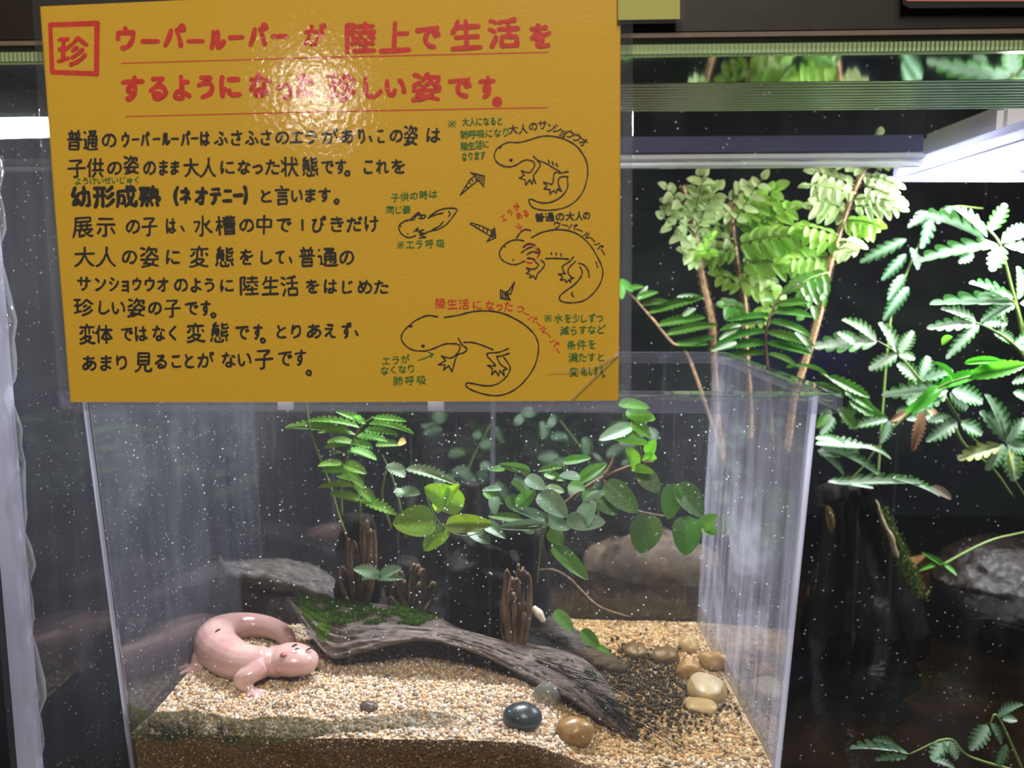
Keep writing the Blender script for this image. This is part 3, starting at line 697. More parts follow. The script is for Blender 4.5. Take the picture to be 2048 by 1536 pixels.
tag(grains('dark_litter',C,Rd,[srgb(34,26,20),srgb(58,44,34),srgb(24,22,20),srgb(44,56,30),srgb(84,66,50)],M_grain,sand,9),kind='stuff')
V=[];Fc=[]
for k in range(90):
    x=rs.normal(.06,.02); y=abs(rs.normal(.07,.03))+.012; x=min(.095,max(.0,x)); a=rs.uniform(0,6.28); L=rs.uniform(.004,.013)
    p=[Vector((x+L*t_*math.cos(a+t_*.8),max(.012,y+L*t_*math.sin(a+t_*.8)),0)) for t_ in (0,.5,1)]
    for q in p: q.x=min(q.x,.098); q.z=sandh(q.x,q.y)+.0016
    tube_data(cat(p,3),[.00022,.0001],5,1,None,V,Fc)
tag(obj('fine_roots',V,Fc,plain('root_dark',srgb(50,36,26),.4),sand),kind='stuff')
# shallow water over the low right hand side
t=NT('box_water'); o=t.tex()
lw=t.n('ShaderNodeLayerWeight'); lw.inputs[0].default_value=.5
nr=t.bump(t.noise(o,300,4,.6),.3,.002); t.set(lw,'Normal',nr)
fr=t.math('ADD',t.math('MULTIPLY',t.math('POWER',lw.outputs['Facing'],4),.85),.03)
tr=t.n('ShaderNodeBsdfTransparent',i_Color=(.90,.84,.70,1)).outputs[0]
g=t.n('ShaderNodeBsdfGlossy',i_Roughness=.05); t.set(g,'Normal',nr)
M_wat=t.done(t.ms(fr,tr,g.outputs[0]))
a,b=xin(WB); c,d=yin2(WB); n=170; V=[];Fc=[]
for j in range(n+1):
    for i in range(n+1):
        x=-.03+(b+.03)*i/n; y=c+(d-c)*j/n; e=min(x+.03,b-x,y-c,d-y)
        V.append((x,y,WB+.0008*mnoise.noise((x*105,y*105,5))*sm(.03,.0,abs(x-.045)-.02)+.00035*mnoise.noise((x*260,y*260,5))+.0009*math.exp(-max(0,min(b-x,y-c))/.0012)))
for j in range(n):
    for i in range(n):
        q=j*(n+1)+i; Fc.append((q,q+1,q+n+2,q+n+1))
tag(obj('shallow_water',V,Fc,M_wat),'shallow rippled water over the sand at the right side of the plastic box','water',kind='stuff')
# ------------------------------------------------------------------ pebbles
def rock_mesh(name,r,seed,flat=.6,rough=.12,lev=3):
    bm=bmesh.new(); bmesh.ops.create_icosphere(bm,subdivisions=lev,radius=1)
    for v in bm.verts:
        d=1+rough*mnoise.noise(v.co*1.3+Vector((seed*3.1,seed,0)))+rough*.25*mnoise.noise(v.co*5+Vector((seed,0,seed)))
        v.co=Vector((v.co.x*r*d,v.co.y*r*d*.8,v.co.z*r*d*flat))
    me=bpy.data.meshes.new(name); bm.to_mesh(me); bm.free(); me.polygons.foreach_set('use_smooth',[True]*len(me.polygons)); return me
def rock(name,u,v,Y,wpx,flat,mat,label,cat_='pebble',group=None,seed=1,rough=.12,rz=0,rx=0,sink=.75,zc=None,lev=3):
    p=at(u,v,Y) if zc is None else atz(u,v,zc)
    r=wpx*pxm(p)/2
    o=link(name,rock_mesh(name,r,seed,flat,rough,lev),mat); o.location=p; o.rotation_euler=(rx,0,rz)
    return tag(o,label,cat_,group)
def stone(name,col,var=.25,rough=.3,scale=160,vein=None):
    t=NT(name); o=t.tex(); n=t.noise(o,scale,6,.65,.6); c=t.mix(t.ramp(n,[(.3,0),(.7,1)]),tuple(x*(1-var) for x in col),tuple(min(1,x*(1+var)) for x in col))
    return t.done(principled(t,c,rough,t.bump(n,.25,.0008)))
def onsand(u,v):                                  # point of the sand surface under a pixel
    z=.045
    for _ in range(8):
        p=atz(u,v,z); z=sandh(p.x,min(.185,max(.01,p.y)))
    return p
def pebble(u,v,w_,flat,mat,label,seed,rough=.12,rz=0,group=None):
    p=onsand(u,v+ w_*flat*.30); r=w_*pxm(p)/2; o=link('pebble',rock_mesh('pebble',r,seed,flat,rough),mat)
    o.location=p+Vector((0,0,r*flat*.55)); o.rotation_euler=(0,0,rz); return tag(o,label,'pebble',group)
pebble(1045,1433,80,.72,stone('black_stone',srgb(52,62,64),.25,.28,300),'smooth oval dark grey-green pebble on the sand near the front',1,.05)
pebble(1148,1463,76,.85,stone('tan_stone',srgb(150,118,66),.35,.3,170),'round mottled tan pebble at the front glass, right of the dark pebble',2,.14)
pebble(738,1413,38,.6,stone('grey_brown_stone',srgb(92,78,72),.3,.35),'small grey-brown pebble on the sand left of the dark pebble',3,.2)
t=NT('glass_bead'); M_bead=t.done(principled(t,(.86,.9,.82),.08,Transmission_Weight=.85,IOR=1.3))
pebble(1094,1388,56,.9,M_bead,'pale translucent round glass bead behind the dark pebble',4,.03)
M_st1=stone('sandy_stone',srgb(176,146,102),.2,.4,120); M_st2=stone('pale_stone',srgb(186,170,136),.2,.4,120); M_st3=stone('dull_stone',srgb(110,94,74),.3,.4,120)
for (u,v,w_,fl,m_,lb,sd) in ((1376,1290,46,.8,M_st2,'pale knobbly stone farthest back by the right wall of the box',5),(1426,1322,58,.75,M_st1,'rounded sandy stone against the right wall, behind the two large flat ones',6),
    (1376,1340,56,.8,M_st1,'tan stone half in water left of the sandy stones by the right wall',7),(1412,1376,92,.55,M_st2,'broad flat sandy stone lowest of the pile by the right wall',8),
    (1400,1412,70,.35,M_st2,'thin pale flat stone lying under water before the stone pile',9),(1330,1310,60,.6,M_st3,'dark brown wet stone between driftwood and stone pile',10),(1270,1300,60,.5,M_st3,'flat brown stone behind the driftwood tip at the rear',11),
    (1240,1395,44,.5,M_st3,'small dark stone wedged at the end of the driftwood',12)):
    pebble(u,v,w_,fl,m_,lb,sd,.22,sd)
# ------------------------------------------------------------------ salamander
def gz(u,v,z): return atz(u,v,z)
body_px=[(600,1322,.0585),(575,1322,.060),(545,1325,.0585),(510,1326,.0585),(475,1322,.0585),(445,1305,.059),(430,1285,.059),(438,1266,.0575),(470,1254,.056),(510,1251,.055),(548,1258,.054),(572,1275,.052),(576,1292,.050),(566,1304,.049)]
Pb=cat([gz(*p) for p in body_px],6)
Rb=[.0078,.0105,.0088,.0092,.0104,.0112,.0112,.0102,.0088,.0074,.0062,.0052,.0042,.0020]
Rn=interp(Rb,len(Pb)); V=[];Fc=[]
k0=9; Rn=Rn[k0:]; Rn[0]=.0025; Rn[1]=.0045; Rn[2]=.0058; Rn[3]=.0066; Rn[4]=.0072; Rn[5]=.0077
tube_data(Pb[k0:],Rn,18,.92,None,V,Fc)
def blob(c,r,ax,V,Fc,seg=14):                      # squashed ball aligned to axis ax
    ax=Vector(ax).normalized(); q=ax.to_track_quat('X','Z'); base=len(V)
    for i in range(seg+1):
        a=math.pi*i/seg
        for k in range(seg*2):
            b=2*math.pi*k/(seg*2); V.append(Vector(c)+q@Vector((r[0]*math.cos(a),r[1]*math.sin(a)*math.cos(b),r[2]*math.sin(a)*math.sin(b))))
    for i in range(seg):
        for k in range(seg*2):
            a=base+i*seg*2+k; b=base+i*seg*2+(k+1)%(seg*2); Fc.append((a,b,b+seg*2,a+seg*2))
hax=gz(630,1326,.058)-gz(545,1318,.058); hax.z=0
blob(gz(583,1319,.0590),(.0130,.0106,.0080),hax,V,Fc)
blob(gz(603,1323,.0578),(.0088,.0092,.0064),hax,V,Fc)
blob(gz(556,1322,.0575),(.0098,.0100,.0076),hax,V,Fc)
blob(gz(567,1309,.0635),(.0030,.0026,.0022),hax,V,Fc)     # eye bulges
blob(gz(600,1300,.0630),(.0030,.0026,.0020),hax,V,Fc)
def limb(pts,rad): tube_data(cat([gz(p[0],p[1]-2,p[2]+.0016) for p in pts],5),rad,10,1,None,V,Fc)
limb([(520,1338,.057),(500,1352,.056),(482,1360,.0545),(487,1372,.0515),(502,1384,.0492)],[.0058,.0046,.0040,.0033,.0028])
for f in ([(502,1384,.049),(497,1392,.0488),(493,1398,.0482)],[(502,1384,.049),(509,1394,.0486),(513,1402,.0480)],[(503,1384,.049),(518,1391,.0486),(529,1400,.0480)],[(503,1383,.049),(519,1384,.0486),(535,1387,.0480)]): limb(f,[.0019,.0014,.0010])
limb([(430,1300,.057),(412,1305,.056),(399,1316,.054),(395,1328,.0515),(388,1337,.0500)],[.0066,.0050,.0042,.0034,.0030])
for f in ([(390,1336,.050),(374,1344,.0496),(358,1352,.0490)],[(390,1336,.050),(373,1336,.0498),(357,1340,.0492)],[(390,1338,.050),(383,1348,.0494),(374,1358,.0488)],[(390,1338,.050),(394,1348,.0490),(394,1356,.0482)],[(391,1337,.050),(402,1346,.0490),(404,1352,.0482)]): limb(f,[.0021,.0016,.0011])
tmp=bpy.data.objects.new('tmp',mesh('tmp',V,Fc)); COL.objects.link(tmp)
md=tmp.modifiers.new('r','REMESH'); md.mode='VOXEL'; md.voxel_size=.00062
md=tmp.modifiers.new('s','SMOOTH'); md.factor=.5; md.iterations=9
dg=bpy.context.evaluated_depsgraph_get(); me=bpy.data.meshes.new_from_object(tmp.evaluated_get(dg)); bpy.data.objects.remove(tmp)
me.polygons.foreach_set('use_smooth',[True]*len(me.polygons))
t=NT('salamander_skin'); o=t.tex(); n=t.noise(o,70,4)
c=t.mix(t.ramp(n,[(.35,0),(.7,1)]),srgb(194,152,152),srgb(212,180,172))
M_sal=t.done(principled(t,c,.22,t.bump(t.noise(o,260,3),.08,.0008),Subsurface_Weight=.35,Subsurface_Radius=(.006,.003,.002),Subsurface_Scale=.6,Specular_IOR_Level=.7))
me.materials.clear()
c_=gz(480,1322,.046); sal=thing('salamander',(c_.x,c_.y,.046),'pale pink albino salamander curled round on the sand with its head to the right','salamander')
link('body',me,M_sal,sal)
M_eye=plain('salamander_eye',srgb(178,104,100),.2,.1)
for (u,v,z) in ((567,1309,.0652),(601,1299,.0642)):
    V=[];Fc=[]; blob(gz(u,v,z),(.0019,.0016,.0009),hax,V,Fc,8); obj('eye',V,Fc,M_eye,sal)
V=[];Fc=[]; pm=[gz(*q) for q in ((566,1337,.0555),(590,1345,.0545),(612,1343,.0545),(627,1331,.056),(630,1320,.057))]
dirn=(Vector((0,-1,0)))
Q=cat([p+Vector((0,-.0008,0)) for p in pm],5)
obj('mouth_line',*tube_data(Q,[.0002,.0004,.0004,.0002],6),plain('mouth_pink',srgb(190,120,112),.4),sal)
M_dirt=plain('dark_debris',srgb(34,24,18),.7)
deb=[]
for (a,b,z,r) in (((431,1264),(440,1258),.0695,.0005),((584,1294),(594,1289),.0668,.0006),((589,1300),(598,1297),.0668,.0004),((612,1301),(626,1295),.0655,.0005)):
    deb.append(tube('debris_speck',[gz(*a,z),gz((a[0]+b[0])/2,(a[1]+b[1])/2-1,z+.0003),gz(*b,z)],[r*.6,r,r*.6],M_dirt,sal,6,4))
    tag(deb[-1],'dark speck of debris')
# ------------------------------------------------------------------ driftwood, bark, stump and roots in the box
M_drift=bark('driftwood_bark',srgb(40,31,27),srgb(132,118,110),.42,(.18,1,1),None,1.3,420)
M_darkw=bark('dark_wet_wood',srgb(7,7,6),srgb(32,28,22),.9,(1,1,.35),None,1,220,spec=.2)
M_greyw=bark('grey_wood',srgb(26,23,21),srgb(104,96,90),.45,(.4,1,1),None,1.3,300)
M_crown=bark('rhizome_brown',srgb(64,48,34),srgb(160,130,96),.6,(1,1,.3),None,1,300)
M_twig=bark('twig_brown',srgb(58,42,30),srgb(132,104,72),.6,(1,1,1),None,.6,300)
M_moss=leafmat('moss_green',srgb(124,168,36),None,.3,0,.7)
topl=[(571,1194,.105),(612,1192,.112),(660,1202,.118),(720,1206,.122),(790,1210,.124),(860,1228,.122),(920,1256,.116),(985,1276,.108),(1050,1286,.100),(1110,1296,.094),(1165,1318,.084),(1212,1362,.070),(1246,1420,.052),(1282,1470,.034)]
botl=[(578,1206,.098),(600,1240,.090),(628,1280,.082),(662,1312,.076),(720,1302,.074),(790,1284,.074),(850,1276,.076),(910,1290,.074),(970,1312,.070),(1030,1342,.066),(1085,1372,.058),(1140,1398,.050),(1200,1440,.040),(1268,1482,.028)]
A=cat([at(*p) for p in topl],16); B_=cat([at(*p) for p in botl],16); ns=len(A)-1; nj=44
def bulge(i,j,back=False):
    a,b=A[i],B_[i]; t_=j/nj; s_=i/ns
    p=a.lerp(b,t_); nrm=Vector((0,-.75,.65)); L=(a-b).length
    p=p+nrm*(.16*L*math.sin(math.pi*t_))
    fib=mnoise.noise((s_*9,t_*18,1.5)); f2=mnoise.noise((s_*26,t_*60,4))+.6*mnoise.noise((s_*120,t_*40,6)); big=mnoise.noise((s_*7,t_*2,9))
    return p+nrm*(.0022*fib+.0010*f2+.0040*big)
V=[];Fc=[]
for i in range(ns+1):
    row=[bulge(i,j) for j in range(nj+1)]
    bk=[p+Vector((0,.0045,-.0035)) for p in row[::-1]]
    V+=row+bk
m=2*(nj+1)
for i in range(ns):
    for k in range(m):
        a=i*m+k; b=i*m+(k+1)%m; Fc.append((a,a+m,b+m,b))
Fc.append(tuple(range(m))); Fc.append(tuple(ns*m+k for k in range(m))[::-1])
c_=at(900,1260,.09); dw=thing('driftwood',(c_.x,.09,.03),'long arched grey driftwood branch with green moss, crossing the sand','driftwood')
obj('bark_shell',V,Fc,M_drift,dw)
# rear of the arch: the branch's thick heart behind the shell
def rough(a_,f,se=0): return lambda s_,an,q: a_*(mnoise.noise((q.x*f+se,q.y*f,q.z*f*.5))+.5*mnoise.noise((q.x*f*3,q.y*f*3+se,q.z*f*2)))
tube('heartwood',pxp([(640,1235,.135),(760,1235,.138),(900,1262,.132),(1040,1300,.120),(1150,1335,.102)],0),[.010,.013,.013,.012,.008],M_darkw,dw,18,8,1,rough(.003,90,2))
# moss tufts on the branch
def moss(name,region,n_,par,sz=(.0006,.0016),seed=4,mat=None):
    rs=random.Random(seed); V=[];Fc=[]
    for _ in range(n_):
        p=region(rs)
        if p is None: continue
        h=rs.uniform(*sz); a=rs.uniform(0,6.28); d=Vector((math.cos(a),math.sin(a),0))*h*.45; tip=p+Vector((rs.uniform(-1,1)*h*.6,rs.uniform(-1,1)*h*.6-.2*h,h))
        b=len(V); V+= [p-d,p+d,tip]; Fc.append((b,b+1,b+2))
    return tag(obj(name,V,Fc,mat or M_moss,par,False),kind='stuff')
def reg(i0,i1,j0,j1,th,f=1.0):
    def g(rs):
        i=rs.uniform(i0,i1); j=rs.uniform(j0,j1)
        if mnoise.noise((i*.12,j*.13,2.2))+.2<th+rs.uniform(-.25,.25): return None
        k=int(i); a=bulge(k,j); b=bulge(min(ns,k+1),j); return a.lerp(b,i-k)
    return g
moss('moss',reg(8,85,0,22,.15),15000,dw,seed=1); moss('moss',reg(8,85,0,24,.05),8000,dw,(.0008,.0022),seed=12,mat=leafmat('moss_deep',srgb(70,104,28),None,.2,0,.8)); moss('moss',reg(14,42,14,38,.28),7000,dw,seed=3)
moss('moss',reg(156,200,5,33,.45),1500,dw,seed=8,mat=leafmat('moss_dark',srgb(40,84,34),None,.2,0,.7))
# fine hair roots running down from the branch's lower end
V=[];Fc=[]; rs_=random.Random(5)
for k in range(34):
    u=rs_.uniform(1060,1230); v=1300+(u-1060)*.62+rs_.uniform(0,50); p=at(u,v,.075-(u-1060)*.0002)
    q=p+Vector((rs_.uniform(.012,.045),-rs_.uniform(.008,.028),-rs_.uniform(.004,.012))); q.z=max(q.z,sandh(q.x,max(.01,q.y))+.001); mid=(p+q)/2+Vector((0,0,rs_.uniform(.0,.004)))
    tube_data(cat([p,mid,q],5),[rs_.uniform(.00012,.0003),.0001],5,1,None,V,Fc)
tag(obj('hair_roots',V,Fc,M_darkw,dw),kind='stuff')
# bark slab behind left
tp_=[(446,1126,.150),(490,1120,.158),(550,1116,.164),(600,1122,.166),(650,1142,.166),(688,1176,.162)]
bt_=[(452,1150,.140),(500,1158,.142),(560,1166,.142),(610,1178,.142),(655,1194,.140),(690,1210,.138)]
A2=cat([at(*p) for p in tp_],7);B2=cat([at(*p) for p in bt_],7);V=[];Fc=[];n2=len(A2)-1;w2=10
for i in range(n2+1):
    row=[]
    for j in range(w2+1):
        t_=j/w2; row.append(A2[i].lerp(B2[i],t_)+Vector((0,-.6,.8))*(.004*math.sin(math.pi*t_)+.0022*mnoise.noise((i*.23,t_*8,3))+.001*mnoise.noise((i*.9,t_*22,3))))
    V+=row+[p+Vector((0,.002,-.007)) for p in row[::-1]]
m=2*(w2+1)
for i in range(n2):
    for k in range(m):
        a=i*m+k; b=i*m+(k+1)%m; Fc.append((a,a+m,b+m,b))
Fc+= [tuple(range(m)),tuple(n2*m+k for k in range(m))[::-1]]
slabt=thing('bark_slab',at(560,1150,.155),'flat grey piece of bark at the rear left, above a dark hollow','bark')
obj('bark_plate',V,Fc,M_greyw,slabt)
tube('hollow_wood',pxp([(440,1180,.165),(520,1205,.160),(610,1225,.155),(690,1235,.150)],0),[.013,.018,.018,.014],bark('maroon_wood',srgb(20,14,14),srgb(46,30,30),.5),slabt,18,7,1,rough(.004,80,5))
tube('broken_end',pxp([(436,1112,.150),(446,1132,.150),(464,1150,.146)],0),[.0012,.003,.004],M_greyw,slabt,8,4,1,rough(.001,300,1))
# dark stump
sp_=thing('rotten_stump',(at(960,1200,.15).x,.15,.032),'dark rotten wood stump behind the driftwood, carrying creeping fig leaves','stump')
tube('stump_body',pxp([(965,1260,.150),(965,1180,.150),(960,1110,.150),(975,1062,.150)],0),[.036,.036,.034,.022],M_darkw,sp_,40,16,.7,rough(.011,70,7))
tube('stump_prong',pxp([(940,1100,.146),(938,1040,.146),(942,1000,.146),(945,966,.146)],0),[.009,.0065,.0058,.0048],M_darkw,sp_,14,6,1,rough(.002,120,9))
tube('stump_arm',pxp([(985,1080,.140),(1030,1066,.136),(1070,1068,.136)],0),[.010,.009,.007],M_darkw,sp_,14,6,1,rough(.002,120,3))
tube('stump_post',pxp([(1062,1060,.138),(1068,1130,.138),(1070,1200,.138),(1072,1260,.134)],0),[.007,.0085,.009,.010],M_darkw,sp_,14,6,1,rough(.002,120,4))
# grey log behind the branch
gl_=tube('grey_log',pxp([(870,1248,.150),(940,1228,.146),(1020,1240,.140),(1110,1262,.130),(1180,1310,.115),(1250,1345,.100)],0),[.008,.011,.011,.010,.008,.004],M_greyw,None,18,8,.8,rough(.003,110,6))
tag(gl_,'rough grey log lying directly behind the arched driftwood at its right half','log')
# fern crowns / rhizome stubs
def crown(name,u0,v0,u1,v1,Y,w_,n_,label,seed,mat=M_crown,cat_='root'):
    rs=random.Random(seed); c=at((u0+u1)/2,v1,Y); t_=thing(name,c,label,cat_)
    for k in range(n_):
        f=rs.uniform(-.5,.5); b=at((u0+u1)/2+f*w_*.7,v1+rs.uniform(-8,4),Y+rs.uniform(-.006,.006)); e=at((u0+u1)/2+f*w_+rs.uniform(-12,12),v0+abs(f)*40+rs.uniform(0,(v1-v0)*.55),Y+rs.uniform(-.008,.006))
        mid=b.lerp(e,.55)+Vector((f*.006,0,0)); hook=e+Vector((-f*.006,-.001,-.003))
        tube('stub',[b,mid,e,hook],[.0014,.0013,.0012,.0007],mat,t_,8,5,1,rough(.0007,300,k))
    return t_
cr=crown('fern_crown',700,1006,740,1205,.122,60,13,'brown bundle of old fern stubs at the foot of the light green fern',3)
tube('crown_core',pxp([(715,1215,.138),(716,1120,.138),(716,1030,.138)],0),[.014,.013,.007],M_darkw,cr,16,7,1,rough(.004,110,3))
cr2=crown('root_cluster',800,1120,840,1225,.128,80,18,'tangle of brown root stubs between fern crown and rotten stump',6)
tube('root_core',pxp([(820,1235,.145),(815,1170,.145),(812,1120,.145)],0),[.016,.012,.006],M_darkw,cr2,14,7,1,rough(.004,110,5))
cr3=crown('dead_stalks',1000,1130,1060,1300,.100,60,14,'cluster of dead brown stalks standing in front of the stump post',9,bark('stalk_tan',srgb(58,44,32),srgb(156,126,92),.6,(1,1,.3)))
tube('pale_root_tip',pxp([(1066,1215,.098),(1078,1228,.096),(1088,1244,.094)],0),[.0016,.0026,.0012],plain('root_white',srgb(226,216,200),.5),cr3)
tag(tube('curled_root',pxp([(1078,1140,.125),(1110,1142,.125),(1140,1160,.124),(1165,1185,.122),(1200,1215,.118),(1260,1235,.115)],0),[.0008,.0012,.0012,.0011,.0010,.0006],M_twig),'thin curled brown root arching right of the stump post','root')
# ------------------------------------------------------------------ leaves
def leafmesh(name,nt,w,fold=.15,curl=.15,sweep=0,nu=2,wave=0):
    """unit leaf along +Y, half width w(t), normal +Z; UV.x across (0.5 = midrib), UV.y along"""
    V=[];UV=[];Fc=[]; cols=2*nu+1
    for i in range(nt+1):
        t_=i/nt; ww=max(.002,w(t_))
        for j in range(-nu,nu+1):
            s_=j/nu; x=s_*ww*.5; y=t_+sweep*abs(s_)*ww
            z=fold*abs(x)-curl*t_*t_+wave*math.sin(t_*19+j)*abs(s_)*.05
            V.append((x,y,z)); UV.append((.5+.5*s_*min(1,ww/.55 if sweep else 1),t_))
    for i in range(nt):
        for j in range(cols-1):
            a=i*cols+j; Fc.append((a,a+1,a+cols+1,a+cols))
    me=mesh(name,V,Fc); uv=me.uv_layers.new(name='UVMap')
    for l in me.loops: uv.data[l.index].uv=UV[l.vertex_index]
    return me
ell=lambda t_:math.sin(math.pi*min(1,t_)**.85)**.75
def ovate(t_): return (math.sin(math.pi*t_**.74)**.58) if 0<t_<1 else 0
def serr(k,d):
    return lambda t_:(math.sin(math.pi*(.06+.94*t_)**.75)**.6 if t_<1 else 0)*(1-d+d*abs(math.sin(k*math.pi*t_)))
def lobed(k,d,ta=1.0):
    def f(t_):
        env=(math.sin(math.pi*(.10+.90*t_)**.8)**.7 if t_<1 else 0)
        ph=(t_*k)%1; tooth=abs(math.sin(math.pi*ph))**.55
        if t_>.88: tooth=1
        return env*(1-d+d*tooth)
    return f
MC={}
def meshes(key):
    if key in MC: return MC[key]
    f={'fig':lambda s:leafmesh('leaf',14,ovate,.10+.06*s,.06+.05*s,0,3),
       'round':lambda s:leafmesh('leaflet',8,ovate,.2,.10+.1*s,0,2),
       'serr':lambda s:leafmesh('pinna',40,serr(11+s,.34),.22,.10+.10*s,.12,2),
       'fine':lambda s:leafmesh('pinna',56,lobed(8+s,.58),.15,.10+.1*s,.14,2),
       'lobe':lambda s:leafmesh('pinna',60,lobed(5+s,.62),.18,.10+.10*s,.20,3),
       'simple':lambda s:leafmesh('pinna',24,serr(8+s,.18),.2,.1+.1*s,.1,2)}[key]
    MC[key]=[f(s) for s in range(3)]; return MC[key]
mcopy={}
def put(key,a,b,wm,mat,par,name=None,face=None,roll=0,rnd=random):
    """leaf from point a to point b, width wm metres, broad side turned to `face`"""
    s=rnd.randrange(3); k=(key,s,mat.name)
    if k not in mcopy:
        me=meshes(key)[s].copy(); me.materials.append(mat); mcopy[k]=me
    Y=(b-a); L=Y.length; Y=Y/L
    fc=Vector(face or (0,-.75,.65)); X=Y.cross(fc); X=X.normalized() if X.length>1e-4 else Vector((1,0,0)); Z=X.cross(Y)
    if roll:
        c,s_=math.cos(roll),math.sin(roll); X,Z=X*c+Z*s_,Z*c-X*s_
    M=Matrix(((X.x*wm,Y.x*L,Z.x*L,a.x),(X.y*wm,Y.y*L,Z.y*L,a.y),(X.z*wm,Y.z*L,Z.z*L,a.z),(0,0,0,1)))
    return link(name or meshes(key)[0].name.split('.')[0],mcopy[k],None,par,M)
class Px:                                         # photograph-pixel frame with an offset and scale (a zoomed crop)
    def __init__(s,ox,oy,k): s.ox,s.oy,s.k=ox,oy,k
    def __call__(s,u,v,Y): return at(s.ox+u*s.k,s.oy+v*s.k,Y)
c4_=Px(540,780,.4492); c2_=Px(1200,400,.4141)
L_lime=leafmat('fig_leaf_lit',srgb(150,196,30),None,.68,.35,.35)  # the two lit fig greens have the backlight put into their colour
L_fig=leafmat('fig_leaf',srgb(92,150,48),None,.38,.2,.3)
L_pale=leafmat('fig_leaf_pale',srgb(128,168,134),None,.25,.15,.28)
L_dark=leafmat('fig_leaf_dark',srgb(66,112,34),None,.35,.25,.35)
rl=random.Random(11)
fig=thing('creeping_fig',(at(960,1180,.13).x,.13,.05),'creeping fig vine with oval leaves, backlit lime at the front and trailing right','plant')
def L4(par,fr,mat,lst,Y,dY=.012,key='fig',face=(0,-.8,.6),kw=1.15):
    for q in lst:
        bx_,by_,tx_,ty_,w_=q[:5]; yy=q[5] if len(q)>5 else Y
        a=fr(bx_,by_,yy); b=fr(tx_,ty_,yy-rl.uniform(.3,1)*dY)
        put(key,a,b,kw*w_*fr.k*pxm(a),mat,par,face=face,roll=rl.uniform(-.25,.25),rnd=rl)
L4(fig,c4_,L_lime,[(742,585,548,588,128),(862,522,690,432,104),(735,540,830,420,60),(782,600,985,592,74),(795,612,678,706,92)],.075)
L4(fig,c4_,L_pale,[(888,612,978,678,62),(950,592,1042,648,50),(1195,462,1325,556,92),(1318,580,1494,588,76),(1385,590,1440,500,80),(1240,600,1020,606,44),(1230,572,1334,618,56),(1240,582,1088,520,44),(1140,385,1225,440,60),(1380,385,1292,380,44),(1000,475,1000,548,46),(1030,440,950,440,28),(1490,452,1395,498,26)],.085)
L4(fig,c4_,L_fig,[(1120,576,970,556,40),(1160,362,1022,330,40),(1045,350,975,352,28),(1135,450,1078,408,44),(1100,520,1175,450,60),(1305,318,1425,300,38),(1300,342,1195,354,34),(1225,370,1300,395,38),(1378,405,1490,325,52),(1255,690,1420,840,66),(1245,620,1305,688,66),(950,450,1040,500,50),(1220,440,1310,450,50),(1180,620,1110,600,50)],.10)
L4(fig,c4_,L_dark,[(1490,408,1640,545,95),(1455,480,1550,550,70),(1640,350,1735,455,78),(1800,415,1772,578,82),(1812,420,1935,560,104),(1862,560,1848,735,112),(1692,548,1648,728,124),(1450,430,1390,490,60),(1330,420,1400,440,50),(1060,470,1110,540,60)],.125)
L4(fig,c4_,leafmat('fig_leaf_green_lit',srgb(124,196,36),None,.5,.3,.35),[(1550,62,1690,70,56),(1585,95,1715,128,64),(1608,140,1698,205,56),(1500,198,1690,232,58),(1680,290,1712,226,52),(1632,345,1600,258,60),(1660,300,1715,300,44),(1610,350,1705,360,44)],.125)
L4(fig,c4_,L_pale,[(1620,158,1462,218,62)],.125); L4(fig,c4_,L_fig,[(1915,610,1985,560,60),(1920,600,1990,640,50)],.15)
c7_=Px(860,1130,.3613); L4(fig,c7_,L_fig,[(690,250,795,365,66,.10),(835,362,938,452,66,.09),(930,455,990,480,30,.09)],.1)
def stems(par,fr,lst,mat,r=.0006,n=6):
    for s_ in lst:
        Y=s_[0]; tube('stem',[fr(a,b,Y+(c[0] if c else 0)) for a,b,*c in s_[1]],[r,r*.8,r*.5],mat,par,7,n)
M_stemg=plain('green_stem',srgb(96,120,52),.5); M_stemb=plain('brown_stem',srgb(84,66,44),.6)
stems(fig,c4_,[(.075,[(690,440),(705,500),(745,580),(800,630),(870,650),(960,630)]),(.08,[(1240,600),(1150,612),(1040,622),(930,650)]),(.085,[(1215,640),(1235,575),(1190,480),(1140,385),(1080,350)]),(.10,[(1310,330),(1312,430)]),(.10,[(1190,860),(1205,700),(1225,630),(1240,585)]),(.11,[(1250,610),(1290,740),(1350,830)])],M_stemg,.0005)
stems(fig,c4_,[(.125,[(1380,450),(1470,395),(1600,340),(1710,318)]),(.125,[(1490,380),(1520,330),(1535,285)]),(.125,[(1480,400),(1560,500),(1640,540),(1740,560),(1800,565)]),(.125,[(1660,330),(1630,200),(1600,80)]),(.13,[(1380,450),(1240,560),(1150,640)])],M_twig,.0011)
